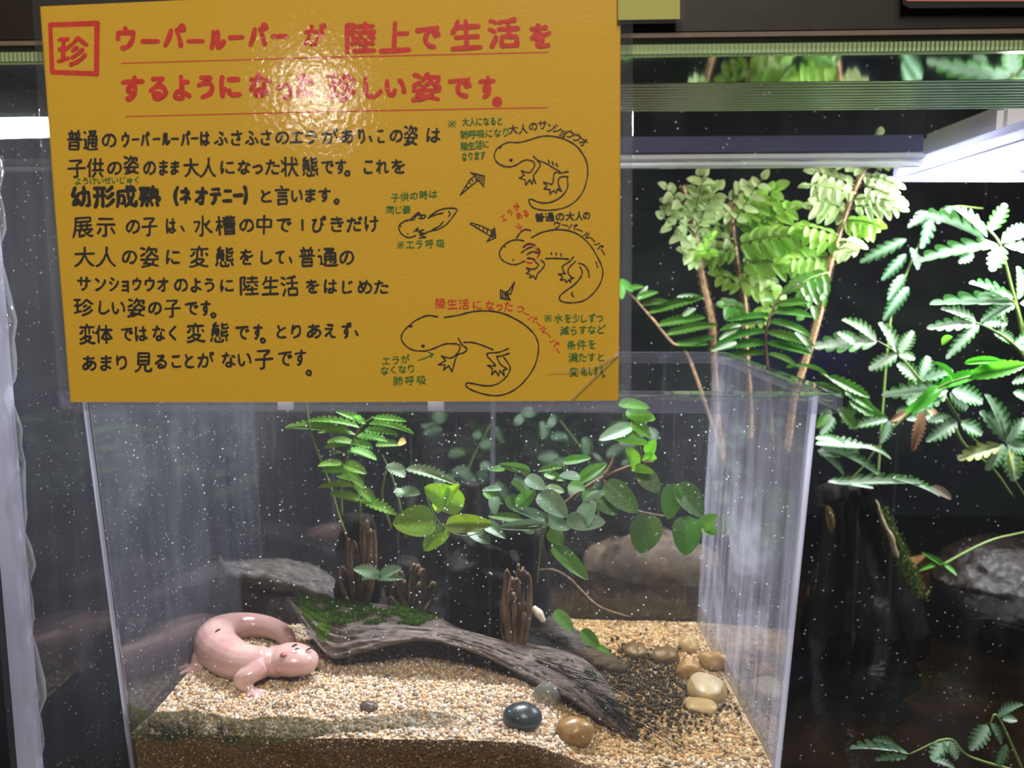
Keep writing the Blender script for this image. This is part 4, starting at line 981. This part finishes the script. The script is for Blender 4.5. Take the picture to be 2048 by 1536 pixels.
# fern inside the box
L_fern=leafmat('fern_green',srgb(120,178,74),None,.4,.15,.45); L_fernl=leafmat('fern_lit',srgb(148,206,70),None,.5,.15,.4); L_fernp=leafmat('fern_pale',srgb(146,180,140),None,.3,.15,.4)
fern=thing('light_green_fern',(at(715,1190,.135).x,.135,.05),'small light green fern with toothed fronds, left of the creeping fig','fern')
stems(fern,c4_,[(.13,[(395,750),(320,600),(265,420),(205,260),(178,170),(165,80),(160,0)]),(.13,[(405,750),(400,500),(372,400)]),(.135,[(320,560),(318,450),(350,280),(400,170),(460,120)]),(.13,[(605,660),(575,500),(540,380),(500,290)]),(.125,[(430,775),(408,700),(405,520)]),(.128,[(540,620),(500,480),(515,360)])],M_stemg,.0009)
L4(fern,c4_,L_fern,[(360,190,70,130,38),(400,170,170,105,34),(430,150,300,90,30),(380,200,215,178,30),(350,240,240,250,34),(372,240,262,212,36),(345,270,468,280,44),(360,235,448,240,36),(385,205,520,218,36),(420,180,560,186,32),(440,150,618,150,34),(460,125,600,130,26),(330,285,290,265,30),(470,245,575,232,30),(400,150,380,90,24)],.135,key='fine',face=(0,-.6,.8),kw=1.5)
L4(fern,c4_,L_fernl,[(330,330,222,322,34),(330,330,408,350,40),(340,360,232,350,32),(350,375,420,432,36),(330,345,390,385,30),(375,430,215,415,34),(375,420,475,492,40),(400,490,278,448,34),(400,488,560,545,40),(380,400,300,380,26)],.128,key='fine',face=(0,-.6,.8),kw=1.5)
L4(fern,c4_,L_fernp,[(525,330,598,380,50),(605,352,812,378,44),(570,455,660,455,44),(590,440,570,470,40)],.125,key='fine',face=(0,-.6,.8),kw=1.5)
L4(fern,c4_,L_fernp,[(490,830,388,790,46),(480,840,560,785,46),(480,838,585,830,30),(470,835,420,830,30)],.11,key='fine',face=(0,-.6,.8),kw=1.5)
tag(put('serr',c4_(572,232,.13),c4_(602,230,.128),.006,plain('dry_leaf',srgb(196,164,96),.6),fern,name='dry_tip'),'dry tan leaf tip')
# ------------------------------------------------------------------ lamp of the tank, and an unseen light bar over the box
M_led=NT('led_glow'); e=M_led.n('ShaderNodeEmission',i_Color=(.96,.97,1,1),i_Strength=14.0); M_led=M_led.done(e.outputs[0])
M_white=plain('white_lamp_plastic',srgb(226,226,232),.35,.03)
t=NT('frosted_acrylic'); o=t.tex()
d=t.n('ShaderNodeBsdfDiffuse',i_Color=(.75,.77,.86,1)); l=t.n('ShaderNodeBsdfTranslucent',i_Color=(.85,.86,.95,1)); tr=t.n('ShaderNodeBsdfTransparent',i_Color=(.8,.82,.9,1)); g=t.n('ShaderNodeBsdfGlossy',i_Roughness=.15)
f=t.math('ADD',.2,t.math('MULTIPLY',t.noise(o,60,5,.7),.4))
M_frost=t.done(t.ms(.06,t.ms(f,tr.outputs[0],t.ms(.5,d.outputs[0],l.outputs[0])),g.outputs[0]))
cz=at(1786,348,.30); lx,lz=cz.x,cz.z
lamp=thing('tank_lamp',(lx+.12,.2,lz),'wide white glowing lamp under a frosted lid at the upper right','lamp')
box('lid_plate',lx+.006,lx+.30,.06,.292,lz+.0005,lz+.004,M_frost,lamp,.0004)
box('side_rim',lx,lx+.006,.055,.30,lz-.0035,lz+.0065,M_edge,lamp,.0006)
box('rear_rim',lx,lx+.30,.292,.30,lz-.006,lz+.010,M_frost,lamp,.001)
hs=box('lamp_housing',lx+.012,lx+.30,.185,.289,lz+.006,lz+.026,M_white,lamp,.004)
box('glowing_panel',lx+.016,lx+.296,.19,.285,lz+.0046,lz+.0058,M_led,hs,0)
bar=thing('unseen_led_bar',(-.055,.115,.356),'slim white light bar, unseen, put in over the plastic box behind the yellow notice','lamp')  # unseen fixture, put in for the light falling into the box
box('bar_housing',-.145,.035,.098,.132,.353,.366,M_white,bar,.002)
for sx in (-.14,.03): box('bar_bracket',sx-.003,sx+.003,.112,.118,.365,.40,M_white,bar,.0008)
# ------------------------------------------------------------------ plants of the big tank
L_hair=leafmat('hairy_fern_leaf',srgb(160,212,84),None,.55,.25,.45)
L_hair_lit=leafmat('hairy_fern_lit',srgb(206,232,164),None,.45,.2,.5)  # pale copy of the leaflet green, lamp glare put into the colour
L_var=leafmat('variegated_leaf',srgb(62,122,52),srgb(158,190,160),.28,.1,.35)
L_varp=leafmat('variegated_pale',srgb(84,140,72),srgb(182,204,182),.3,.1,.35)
L_vart=leafmat('variegated_dim',srgb(34,78,34),srgb(88,118,92),.25,.1,.4)  # darker copy of the striped leaf, shade put into its colour
L_mid=leafmat('fern_mid_green',srgb(74,132,42),None,.3,.3,.3)
L_brg=leafmat('fern_bright_green',srgb(98,190,46),None,.45,.3,.35)
L_yel=leafmat('leaf_yellowing',srgb(164,170,74),srgb(196,208,150),.4,.2,.4)
M_hairs=bark('hairy_stem',srgb(126,96,70),srgb(196,166,124),.8,(1,1,1),None,.5,300)
rb=random.Random(21)
def leaflets(par,A_,B_,n,ln,wd,mat,Y,key='round',tipk=True,face=(0,-.8,.5),fr=None,a0=.12):
    """a side branch from pixel A to pixel B carrying n pairs of leaflets (ln, wd in pixels)"""
    a=fr(A_[0],A_[1],Y) ; b=fr(B_[0],B_[1],Y-rb.uniform(0,.02)); k=pxm(a)*fr.k
    tube('rachis',[a,a.lerp(b,.5)+Vector((0,0,.002)),b],[.0006,.0003],M_stemg,par,5,3)
    d=(b-a).normalized(); fc=Vector(face)+Vector((rb.uniform(-.3,.3),0,rb.uniform(-.2,.2))); sd=d.cross(fc).normalized()
    for i in range(n):
        f=a0+(1-a0)*i/n; env=(.75+.35*math.sin(math.pi*f)) if f<.8 else .8
        for s_ in (-1,1):
            p=a.lerp(b,f); q=p+(sd*s_*.86+d*.5).normalized()*ln*k*env*rb.uniform(.85,1.1)+Vector((0,-.001,-.0015))
            put(key,p,q,wd*k*env,mat,par,face=tuple(fc),roll=rb.uniform(-.35,.35),rnd=rb)
    put(key,a.lerp(b,.92),b+d*ln*k*.5,wd*k,mat,par,face=tuple(fc),rnd=rb)
P1=Px(0,0,1)
def hairy(name,label,Y,stem,branches,r=.0022,seed=1,ln_only=False):
    root=at(*stem[0],Y); t_=thing(name,(root.x,root.y,root.z),label,'plant')
    Q=cat([at(u,v,Y) for u,v in stem],10)
    obj('hairy_stem',*tube_data(Q,[r,r*.9,r*.45],9),M_hairs,t_)
    rs=random.Random(seed); V=[];Fc=[]
    for _ in range(1500):
        i=rs.randrange(len(Q)-1); p=Q[i].lerp(Q[i+1],rs.random()); a=rs.uniform(0,6.28); d=Vector((math.cos(a),math.sin(a)*.6,rs.uniform(-.6,.8))).normalized()
        rr=r*(1-.5*i/len(Q)); L=rs.uniform(.0018,.0042); s_=Vector((0,0,.00013)); b=len(V); V+=[p+d*rr*.7-s_,p+d*rr*.7+s_,p+d*(rr+L)]; Fc.append((b,b+1,b+2))
    tag(obj('stem_hairs',V,Fc,M_hairs,t_,False),kind='stuff')
    for br in list(branches)+([] if ln_only else [((a[0]+rs.uniform(-4,4),a[1]+rs.uniform(8,22)),(b[0]+rs.uniform(-16,16),b[1]+rs.uniform(-6,34)),*r_) for a,b,*r_ in branches]):
        A_,B_,n,ln,wd=br[:5]; leaflets(t_,A_,B_,n,ln,wd,br[5] if len(br)>5 else L_hair,Y+rb.uniform(-.015,.01),fr=P1)
    return t_
hairy('hairy_fern','tall brown-hairy fern stalk with pale leaflets, nearest the yellow notice',.30,[(1450,930),(1440,880),(1432,800),(1428,706),(1424,640),(1407,565),(1395,500),(1382,425),(1366,372)],
 [((1382,425),(1328,372),3,26,18,L_hair_lit),((1384,430),(1400,345),4,28,18,L_hair_lit),((1390,455),(1440,372),4,28,18,L_hair_lit),((1394,480),(1330,420),3,26,17,L_hair_lit),((1398,505),(1372,500),3,26,18,L_hair_lit),((1396,500),(1425,470),3,26,17)],.0026,2)
hairy('hairy_fern','middle hairy fern stalk with the densest lime leaflets, between the two taller stalks',.32,[(1500,930),(1500,880),(1500,800),(1492,690),(1490,610),(1474,524),(1464,440),(1462,405)],
 [((1464,440),(1560,372),5,38,24),((1466,462),(1590,412),6,38,24),((1470,490),(1600,470),6,38,24),((1478,530),(1585,520),5,36,22),((1482,560),(1560,590),4,34,22),((1464,430),(1412,398),3,30,18,L_hair_lit),((1466,460),(1398,450),3,30,18),((1474,500),(1400,505),4,32,20),((1482,570),(1430,548),3,30,18),((1490,620),(1445,610),3,28,18,L_mid),((1462,405),(1500,372),3,30,20,L_hair_lit),((1490,640),(1540,625),3,28,18),((1466,450),(1530,350),4,26,16,L_hair_lit),((1474,515),(1612,500),4,28,16),((1478,545),(1545,560),3,26,15,L_hair_lit),((1468,478),(1370,478),3,26,16,L_hair_lit)],.0022,3,True)
hairy('hairy_fern','right hand hairy fern stalk, tallest, its pale tip just below the glowing lamp',.29,[(1568,930),(1578,870),(1590,790),(1612,720),(1636,640),(1652,560),(1668,500),(1690,430),(1718,360),(1745,315)],
 [((1745,315),(1792,282),4,26,17,L_hair_lit),((1740,318),(1752,270),3,24,16,L_hair_lit),((1728,335),(1672,296),4,26,17,L_hair_lit),((1722,350),(1800,372),5,26,16,L_hair_lit),((1712,372),(1622,342),5,28,17,L_hair_lit),((1702,400),(1790,402),5,26,16,L_hair_lit),((1694,420),(1628,402),4,28,17,L_hair_lit),((1686,442),(1760,452),4,28,18,L_hair),((1676,470),(1600,452),4,28,18),((1672,485),(1722,492),3,28,18,L_hair_lit),((1664,515),(1575,520),5,30,18),((1656,545),(1590,575),4,30,18,L_mid),((1650,570),(1610,600),2,26,16,L_mid)],.0026,4)
def plant(name,Y,root,label): return thing(name,at(*root,Y),label,'plant')
def putl(par,fr,key,mat,Y,lst,face=(0,-.85,.5)):
    for q in lst:
        yy=q[5] if len(q)>5 else Y; a=fr(q[0],q[1],yy); b=fr(q[2],q[3],yy-rb.uniform(.0,.012))
        put(key,a,b,q[4]*fr.k*pxm(a),mat,par,face=face,roll=rb.uniform(-.25,.25),rnd=rb)
# upright fern between the stalks
f1=plant('leather_fern',.26,(1533,760),'mid green fern with long toothed side leaflets standing behind the rim of the plastic box')
stems(f1,c2_,[(.26,[(840,1300),(830,1100),(815,860),(808,780),(800,650),(830,540),(880,450),(960,405)])],M_twig,.0013)
putl(f1,c2_,'serr',L_mid,.26,[(830,545,1030,545,52),(815,590,1038,640,54),(805,640,1045,700,56),(805,690,1040,735,50),(845,510,1010,480,46),(875,460,1000,400,44),(810,745,960,790,40),(880,450,930,400,30)])
putl(f1,c2_,'serr',L_mid,.262,[(815,590,585,615,52),(805,640,575,660,50),(802,690,560,700,50),(808,745,570,745,44),(822,560,620,575,40),(850,500,790,470,34)])
putl(f1,c2_,'serr',L_varp,.255,[(940,640,1040,725,46),(680,605,585,660,44),(660,690,560,715,40)])
putl(f1,c2_,'serr',L_mid,.258,[(960,800,1110,825,30),(900,810,965,795,26)])
# left fern
f2=plant('leaning_fern',.28,(1360,700),'fern frond leaning left, its tip hidden behind the right edge of the yellow notice')
stems(f2,c2_,[(.28,[(600,1280),(530,1050),(420,740),(350,690),(250,570),(150,460),(60,385)])],M_hairs,.0014)
putl(f2,c2_,'serr',L_mid,.28,[(200,510,350,480,44),(230,545,500,465,50),(280,605,510,560,54),(320,650,560,590,54),(360,700,520,690,50),(380,715,560,650,44),(170,480,270,440,40),(120,440,200,410,36),(300,620,220,640,0.1)][:-1])
putl(f2,c2_,'serr',L_varp,.278,[(180,480,230,415,34),(370,470,505,470,36),(400,560,460,520,40)])
putl(f2,c2_,'serr',L_brg,.275,[(90,400,110,470,50),(95,385,160,440,40)])
# variegated ferns
v1=plant('silver_fern',.24,(2040,760),'silver-striped lobed fern at the upper right edge, its leaves highest of the striped ferns')
stems(v1,c2_,[(.24,[(2048,640),(1990,430),(1930,215),(1860,130),(1790,60)]),(.24,[(1930,215),(2000,170),(2060,130)]),(.23,[(2060,760),(2010,520),(1960,480),(1880,460)])],M_stemg,.0011)
putl(v1,c2_,'lobe',L_var,.24,[(1925,218,1545,262,96),(1860,200,1580,30,92),(1870,180,1730,30,84),(1940,225,1895,335,90),(1950,220,2120,250,90),(1940,205,2090,110,90),(1880,150,1960,20,80),(1800,250,1740,300,60)])
putl(v1,c2_,'lobe',L_var,.23,[(2005,500,1615,482,84),(1990,480,1805,388,80),(2000,505,1860,560,74),(2020,480,2050,330,80),(1995,470,1880,430,60),(2030,500,2140,520,80)])
v2=plant('silver_fern',.22,(1990,760),'whitest lobed fern at the right edge, directly below the highest striped one')
stems(v2,c2_,[(.22,[(2080,800),(2000,700),(1900,630),(1810,590)])],M_stemg,.001)
putl(v2,c2_,'lobe',L_varp,.22,[(1815,592,1595,612,70),(1815,590,1685,508,66),(1830,600,1690,740,66),(1850,600,1960,590,60),(1900,640,2020,680,66),(1930,650,1960,560,60),(2000,700,2100,640,60)])
v3=plant('silver_fern',.25,(1840,770),'small spreading silver fern in the dark gap just right of the plastic box rim')
stems(v3,c2_,[(.25,[(1560,880),(1530,850),(1440,745),(1340,680)]),(.25,[(1440,740),(1435,700)])],M_stemg,.001)
putl(v3,c2_,'lobe',L_varp,.25,[(1340,682,1045,700,110),(1335,680,1205,560,76),(1435,738,1375,592,84),(1440,740,1512,640,76),(1435,745,1308,812,80),(1445,745,1520,765,60),(1240,700,1160,640,60)])
putl(v3,c2_,'lobe',L_var,.26,[(1540,870,1455,790,90),(1545,880,1600,760,90),(1550,880,1500,980,90),(1560,870,1700,820,80)])
v4=plant('arching_fern',.20,(1900,900),'bright green unstriped fern frond arching across the striped ferns at the right')
stems(v4,c2_,[(.20,[(1420,1100),(1530,1000),(1640,905),(1800,850),(2060,790)])],M_brg if False else M_stemg,.0012)
putl(v4,c2_,'simple',L_brg,.20,[(1640,905,1860,815,70),(1790,850,2060,790,84),(1640,905,1530,1000,66),(1540,985,1480,1040,50),(1700,870,1660,780,46),(1800,840,1970,770,50),(1760,790,1960,760,44),(1650,690,1690,660,50)])
v5=plant('silver_fern',.23,(2000,1050),'large striped fern at middle right with leaves reaching down and one yellowing leaf')
stems(v5,c2_,[(.23,[(1640,905),(1720,1040),(1800,1150),(1960,1300),(2080,1470)]),(.235,[(1960,1170),(1910,1080),(1900,960)]),(.24,[(1700,1060),(1760,1180),(1900,1300),(2000,1440)])],M_stemg,.0011)
putl(v5,c2_,'lobe',L_var,.23,[(1700,920,1860,965,110),(1690,930,1780,1010,96),(1680,920,1415,920,100),(1670,930,1510,1020,90),(1960,1165,1850,1020,96),(1955,1160,1920,950,90),(1960,1165,2060,1060,96),(1965,1180,2080,1200,90),(1950,1180,1880,1290,80),(1960,1190,2010,1350,100),(1720,1060,1610,1150,84),(1740,1070,1850,1130,90),(1700,1050,1600,1060,60)])
putl(v5,c2_,'lobe',L_yel,.228,[(1940,1185,1735,1245,84),(1975,1200,2040,1340,80)])
putl(v5,c2_,'lobe',L_varp,.225,[(1990,880,2080,860,70),(1995,930,2090,960,70),(2010,700,2110,740,60)])
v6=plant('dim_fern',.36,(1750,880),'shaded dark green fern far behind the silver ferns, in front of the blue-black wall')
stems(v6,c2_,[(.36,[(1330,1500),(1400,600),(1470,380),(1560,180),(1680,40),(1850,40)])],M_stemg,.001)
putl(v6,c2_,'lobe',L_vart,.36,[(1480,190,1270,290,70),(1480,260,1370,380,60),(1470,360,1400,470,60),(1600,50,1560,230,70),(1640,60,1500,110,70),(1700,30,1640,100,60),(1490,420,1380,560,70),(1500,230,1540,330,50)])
v7=plant('lobed_fern',.27,(1730,960),'deep green lobed fern hanging just right of the plastic box below its rim')
stems(v7,c2_,[(.27,[(1060,830),(1200,930),(1330,1010),(1420,1100)]),(.27,[(1420,1080),(1350,1180),(1270,1290),(1200,1360)])],M_stemg,.0011)
putl(v7,c2_,'fine',L_mid,.27,[(1100,850,1310,950,56),(1180,950,1060,880,50),(1180,920,1330,1000,56),(1200,970,1400,1080,60),(1290,1000,1420,1110,56),(1150,1000,1250,1110,60),(1110,1010,1060,1090,60),(1240,960,1180,1080,56)])
putl(v7,c2_,'lobe',L_var,.265,[(1390,1060,1225,1082,60),(1400,1070,1370,1160,56),(1430,1040,1500,1010,60),(1480,1060,1640,1040,66),(1130,1050,1070,1130,70)])
putl(v7,c2_,'fine',plain('brown_dead_leaf',srgb(120,84,50),.7,.3,200),.25,[(1560,1010,1520,1200,60),(1500,1020,1420,1060,50),(1580,1000,1640,1060,44)])
# old fern on the big stump, with fronds toward the viewer
v8=plant('stump_fern',.27,(1690,975),'pale fern with wet scalloped fronds growing on top of the black stump at right')
putl(v8,c2_,'fine',L_varp,.25,[(1040,1180,1300,1180,90),(1060,1200,1400,1275,76),(1060,1230,1250,1200,90),(1050,1210,1200,1300,90),(1250,1190,1415,1215,50),(1040,1150,1190,1160,70)],face=(0,-.5,.9))
putl(v8,c2_,'fine',L_varp,.22,[(1130,1370,1560,1345,66),(1100,1360,1330,1380,56),(1400,1340,1660,1400,60)],face=(0,-.55,.85))
tag(put('serr',c2_(1600,1385,.212),c2_(1700,1440,.205),.008,plain('dry_brown_tip',srgb(60,46,24),.7),v8,name='dry_tip'),'dry brown frond tip')
lg=tube('planted_log',pxp([(1500,1330),(1505,1180),(1510,1040),(1512,900),(1512,880)],.31),[.050,.046,.040,.034,.018],bark('black_log',srgb(7,7,6),srgb(22,20,17),.9,(1,1,.3),None,1.2,120,spec=.15),None,24,10,.6,rough(.012,45,11))
tag(lg,'black upright log in the shade behind the box corner, bearing the hairy ferns','log')
# ------------------------------------------------------------------ big stump, boulder and sunken wood
def strip_rough(a_,f,fl,fa=.25): return lambda s_,an,q: a_*(mnoise.noise((math.cos(an)*f+q.x*8,math.sin(an)*f,q.z*12))*1.6+.35*mnoise.noise((q.x*90,q.y*90,q.z*50)))+ (fa*max(0,math.sin(an*3+1.0))*.03*(1-s_)**2)
M_stump=bark('black_stump_wood',srgb(6,6,6),srgb(26,24,22),.2,(1,1,.25),None,1.4,220)
t=thing('black_stump',(at(1715,1240,.31).x,.31,ZW),'wet black tree stump rising from the pond right of the plastic box','stump'); stp=t
tube('stump_trunk',pxp([(1722,1330),(1722,1240),(1715,1150),(1702,1060),(1694,960)],.31),[.050,.043,.034,.027,.020],M_stump,t,30,9,.75,strip_rough(.008,1.6,1,.3))
tube('buttress',pxp([(1742,960),(1752,1040),(1772,1110),(1796,1170),(1812,1245),(1816,1300)],.285),[.006,.008,.011,.014,.017,.018],M_stump,t,16,8,.8,strip_rough(.004,1.2,1,0))
tube('buttress',pxp([(1668,960),(1664,1040),(1655,1130),(1640,1250),(1636,1310)],.285),[.007,.010,.013,.017,.018],M_stump,t,16,8,.8,strip_rough(.004,1.2,1,0))
tube('buttress',pxp([(1700,975),(1706,1060),(1716,1150),(1728,1262),(1730,1310)],.272),[.004,.005,.006,.008,.009],M_stump,t,14,8,.8,strip_rough(.003,1.2,1,0))
def mreg(rs):
    f=rs.random(); u=1768+f*56+rs.gauss(0,4+f*9); v=1045+f*140+rs.gauss(0,12)
    p=at(u,v,.277+rs.uniform(-.003,.002)); return p
moss('moss',mreg,5000,stp,(.001,.003),5,leafmat('moss_stump',srgb(92,118,44),None,.2,0,.7))
tube('pale_fungus_line',pxp([(1752,1000),(1766,1045),(1784,1080),(1796,1120)],.272),[.0008,.0018,.0022,.001],plain('lichen',srgb(140,126,96),.7,.3,500,.5),stp,7,5,1,rough(.001,400,1))
tube('fern_base',pxp([(1640,1015),(1655,990),(1690,985),(1735,975)],.268),[.004,.007,.007,.004],M_darkw,stp,16,9,1,rough(.006,160,1))
put('simple',at(1652,1010,.262),at(1668,1068,.258),.007,plain('olive_dead_leaf',srgb(112,98,50),.6),stp,name='dead_leaf')
V=[];Fc=[]
bl=link('boulder',rock_mesh('boulder',.078,4,.5,.2,5),bark('boulder_dark',srgb(10,7,5),srgb(36,26,18),.3,(1,1,1),None,1.4,170)); bl.location=at(2010,1130,.40)+Vector((.015,0,-.012))
tag(bl,'dark wet rounded boulder in the pond at the right edge','boulder')
pk=obj('submerged_plank',[at(1800,1120,.42),at(1850,1108,.46),at(1925,1165,.46),at(1850,1190,.38),at(1800,1170,.38)]+[at(1800,1120,.42)+Vector((0,0,-.006)),at(1850,1108,.46)+Vector((0,0,-.006)),at(1925,1165,.46)+Vector((0,0,-.006)),at(1850,1190,.38)+Vector((0,0,-.006)),at(1800,1170,.38)+Vector((0,0,-.006))],[(0,1,2,3,4),(9,8,7,6,5),(0,5,6,1),(1,6,7,2),(2,7,8,3),(3,8,9,4),(4,9,5,0)],bark('brown_slab',srgb(84,58,34),srgb(140,104,66),.5,(1,1,1),None,.5,60),None,False)
tag(pk,'brown flat slab of wood between the black stump and the boulder','wood')
lg=tube('sunken_log',[Vector((.16,.10,-.055)),Vector((.23,.105,-.045)),Vector((.31,.12,-.05)),Vector((.42,.15,-.07))],[.012,.018,.019,.012],bark('amber_log',srgb(70,42,18),srgb(168,110,52),.5,(.3,1,1),None,1,90),None,16,8,.8,rough(.006,40,2))
tag(lg,'sunken amber-brown log under the pond water at the lower right','log')
lg=tube('dark_log',pxp([(1180,1130,.42),(1290,1120,.40),(1400,1150,.40),(1520,1160,.42)],0),[.02,.034,.032,.018],bark('tan_boulder',srgb(64,56,46),srgb(140,124,104),.6,(1,1,1),None,.8,50),None,18,8,.9,rough(.012,26,4))
tag(lg,'pale mossy log far behind the right end of the plastic box','log')
# green branch over the boulder, airline tube
lf=plant('grass_stalk',.30,(1890,1128),'thin green stalk slanting over the dark boulder')
stems(lf,P1,[(.30,[(1885,1130),(1940,1100),(1990,1078),(2060,1062)])],M_stemg,.0012)
putl(lf,P1,'round',L_mid,.30,[(1885,1130,1850,1105,10),(1888,1130,1915,1150,10),(1870,1128,1840,1140,9)])
tb=tube('airline_tube',pxp([(985,700),(986,820),(985,920),(984,1180)],.33),[.0022,.0022],clear('tube_clear',tint=(.8,.8,.85),haze=.35,f0=.15),None,10,4)
tag(tb,'thin clear vertical tube behind the plastic box, above the rotten stump','tube')
# blurred greenery far behind the plastic box
dm=plant('far_fern',.45,(1050,1010),'out-of-focus dark green foliage far behind the middle of the plastic box')
for k in range(46):
    u=rb.uniform(820,1330); v=rb.uniform(830,1000); y=rb.uniform(.42,.52); a=at(u,v,y); b=at(u+rb.uniform(-50,50),v+rb.uniform(-40,50),y)
    put('simple',a,b,rb.uniform(.012,.02),L_vart,dm,rnd=rb,roll=rb.uniform(-.5,.5))
stems(dm,P1,[(.46,[(900,1060),(940,930),(980,850)]),(.46,[(1200,1060),(1180,930),(1120,840)])],M_stemg,.001)
# orange dead leaf at left, thing outside the box's left wall
dl=put('round',at(172,1188,.10),at(212,1196,.09),.012,plain('dry_gold_leaf',srgb(190,140,70),.4),None,name='dry_leaf') if False else None
# leaves imitating the fern reflection on the pond at the lower right corner
refl_leaves=plant('silver_fern',.10,(1960,1560),'dim striped leaves imitating fern reflections on the pond at the lower right corner')
c3_=Px(1400,900,.4141)
putl(refl_leaves,c3_,'lobe',L_vart,.10,[(1010,1470,745,1405,70),(960,1450,870,1380,50),(1000,1480,860,1490,50),(1200,1400,1120,1490,80),(1180,1400,1250,1480,80),(1390,1330,1310,1440,84),(1400,1320,1480,1420,84),(1440,1290,1530,1215,60),(1460,1300,1530,1300,50),(1480,1420,1440,1530,60),(1120,1500,1230,1520,60)],face=(0,-.4,.9))
stems(refl_leaves,c3_,[(.10,[(1565,1560),(1440,1290),(1400,1325)]),(.10,[(1565,1560),(1300,1480),(1200,1395),(1010,1470)])],M_stemg,.0008)
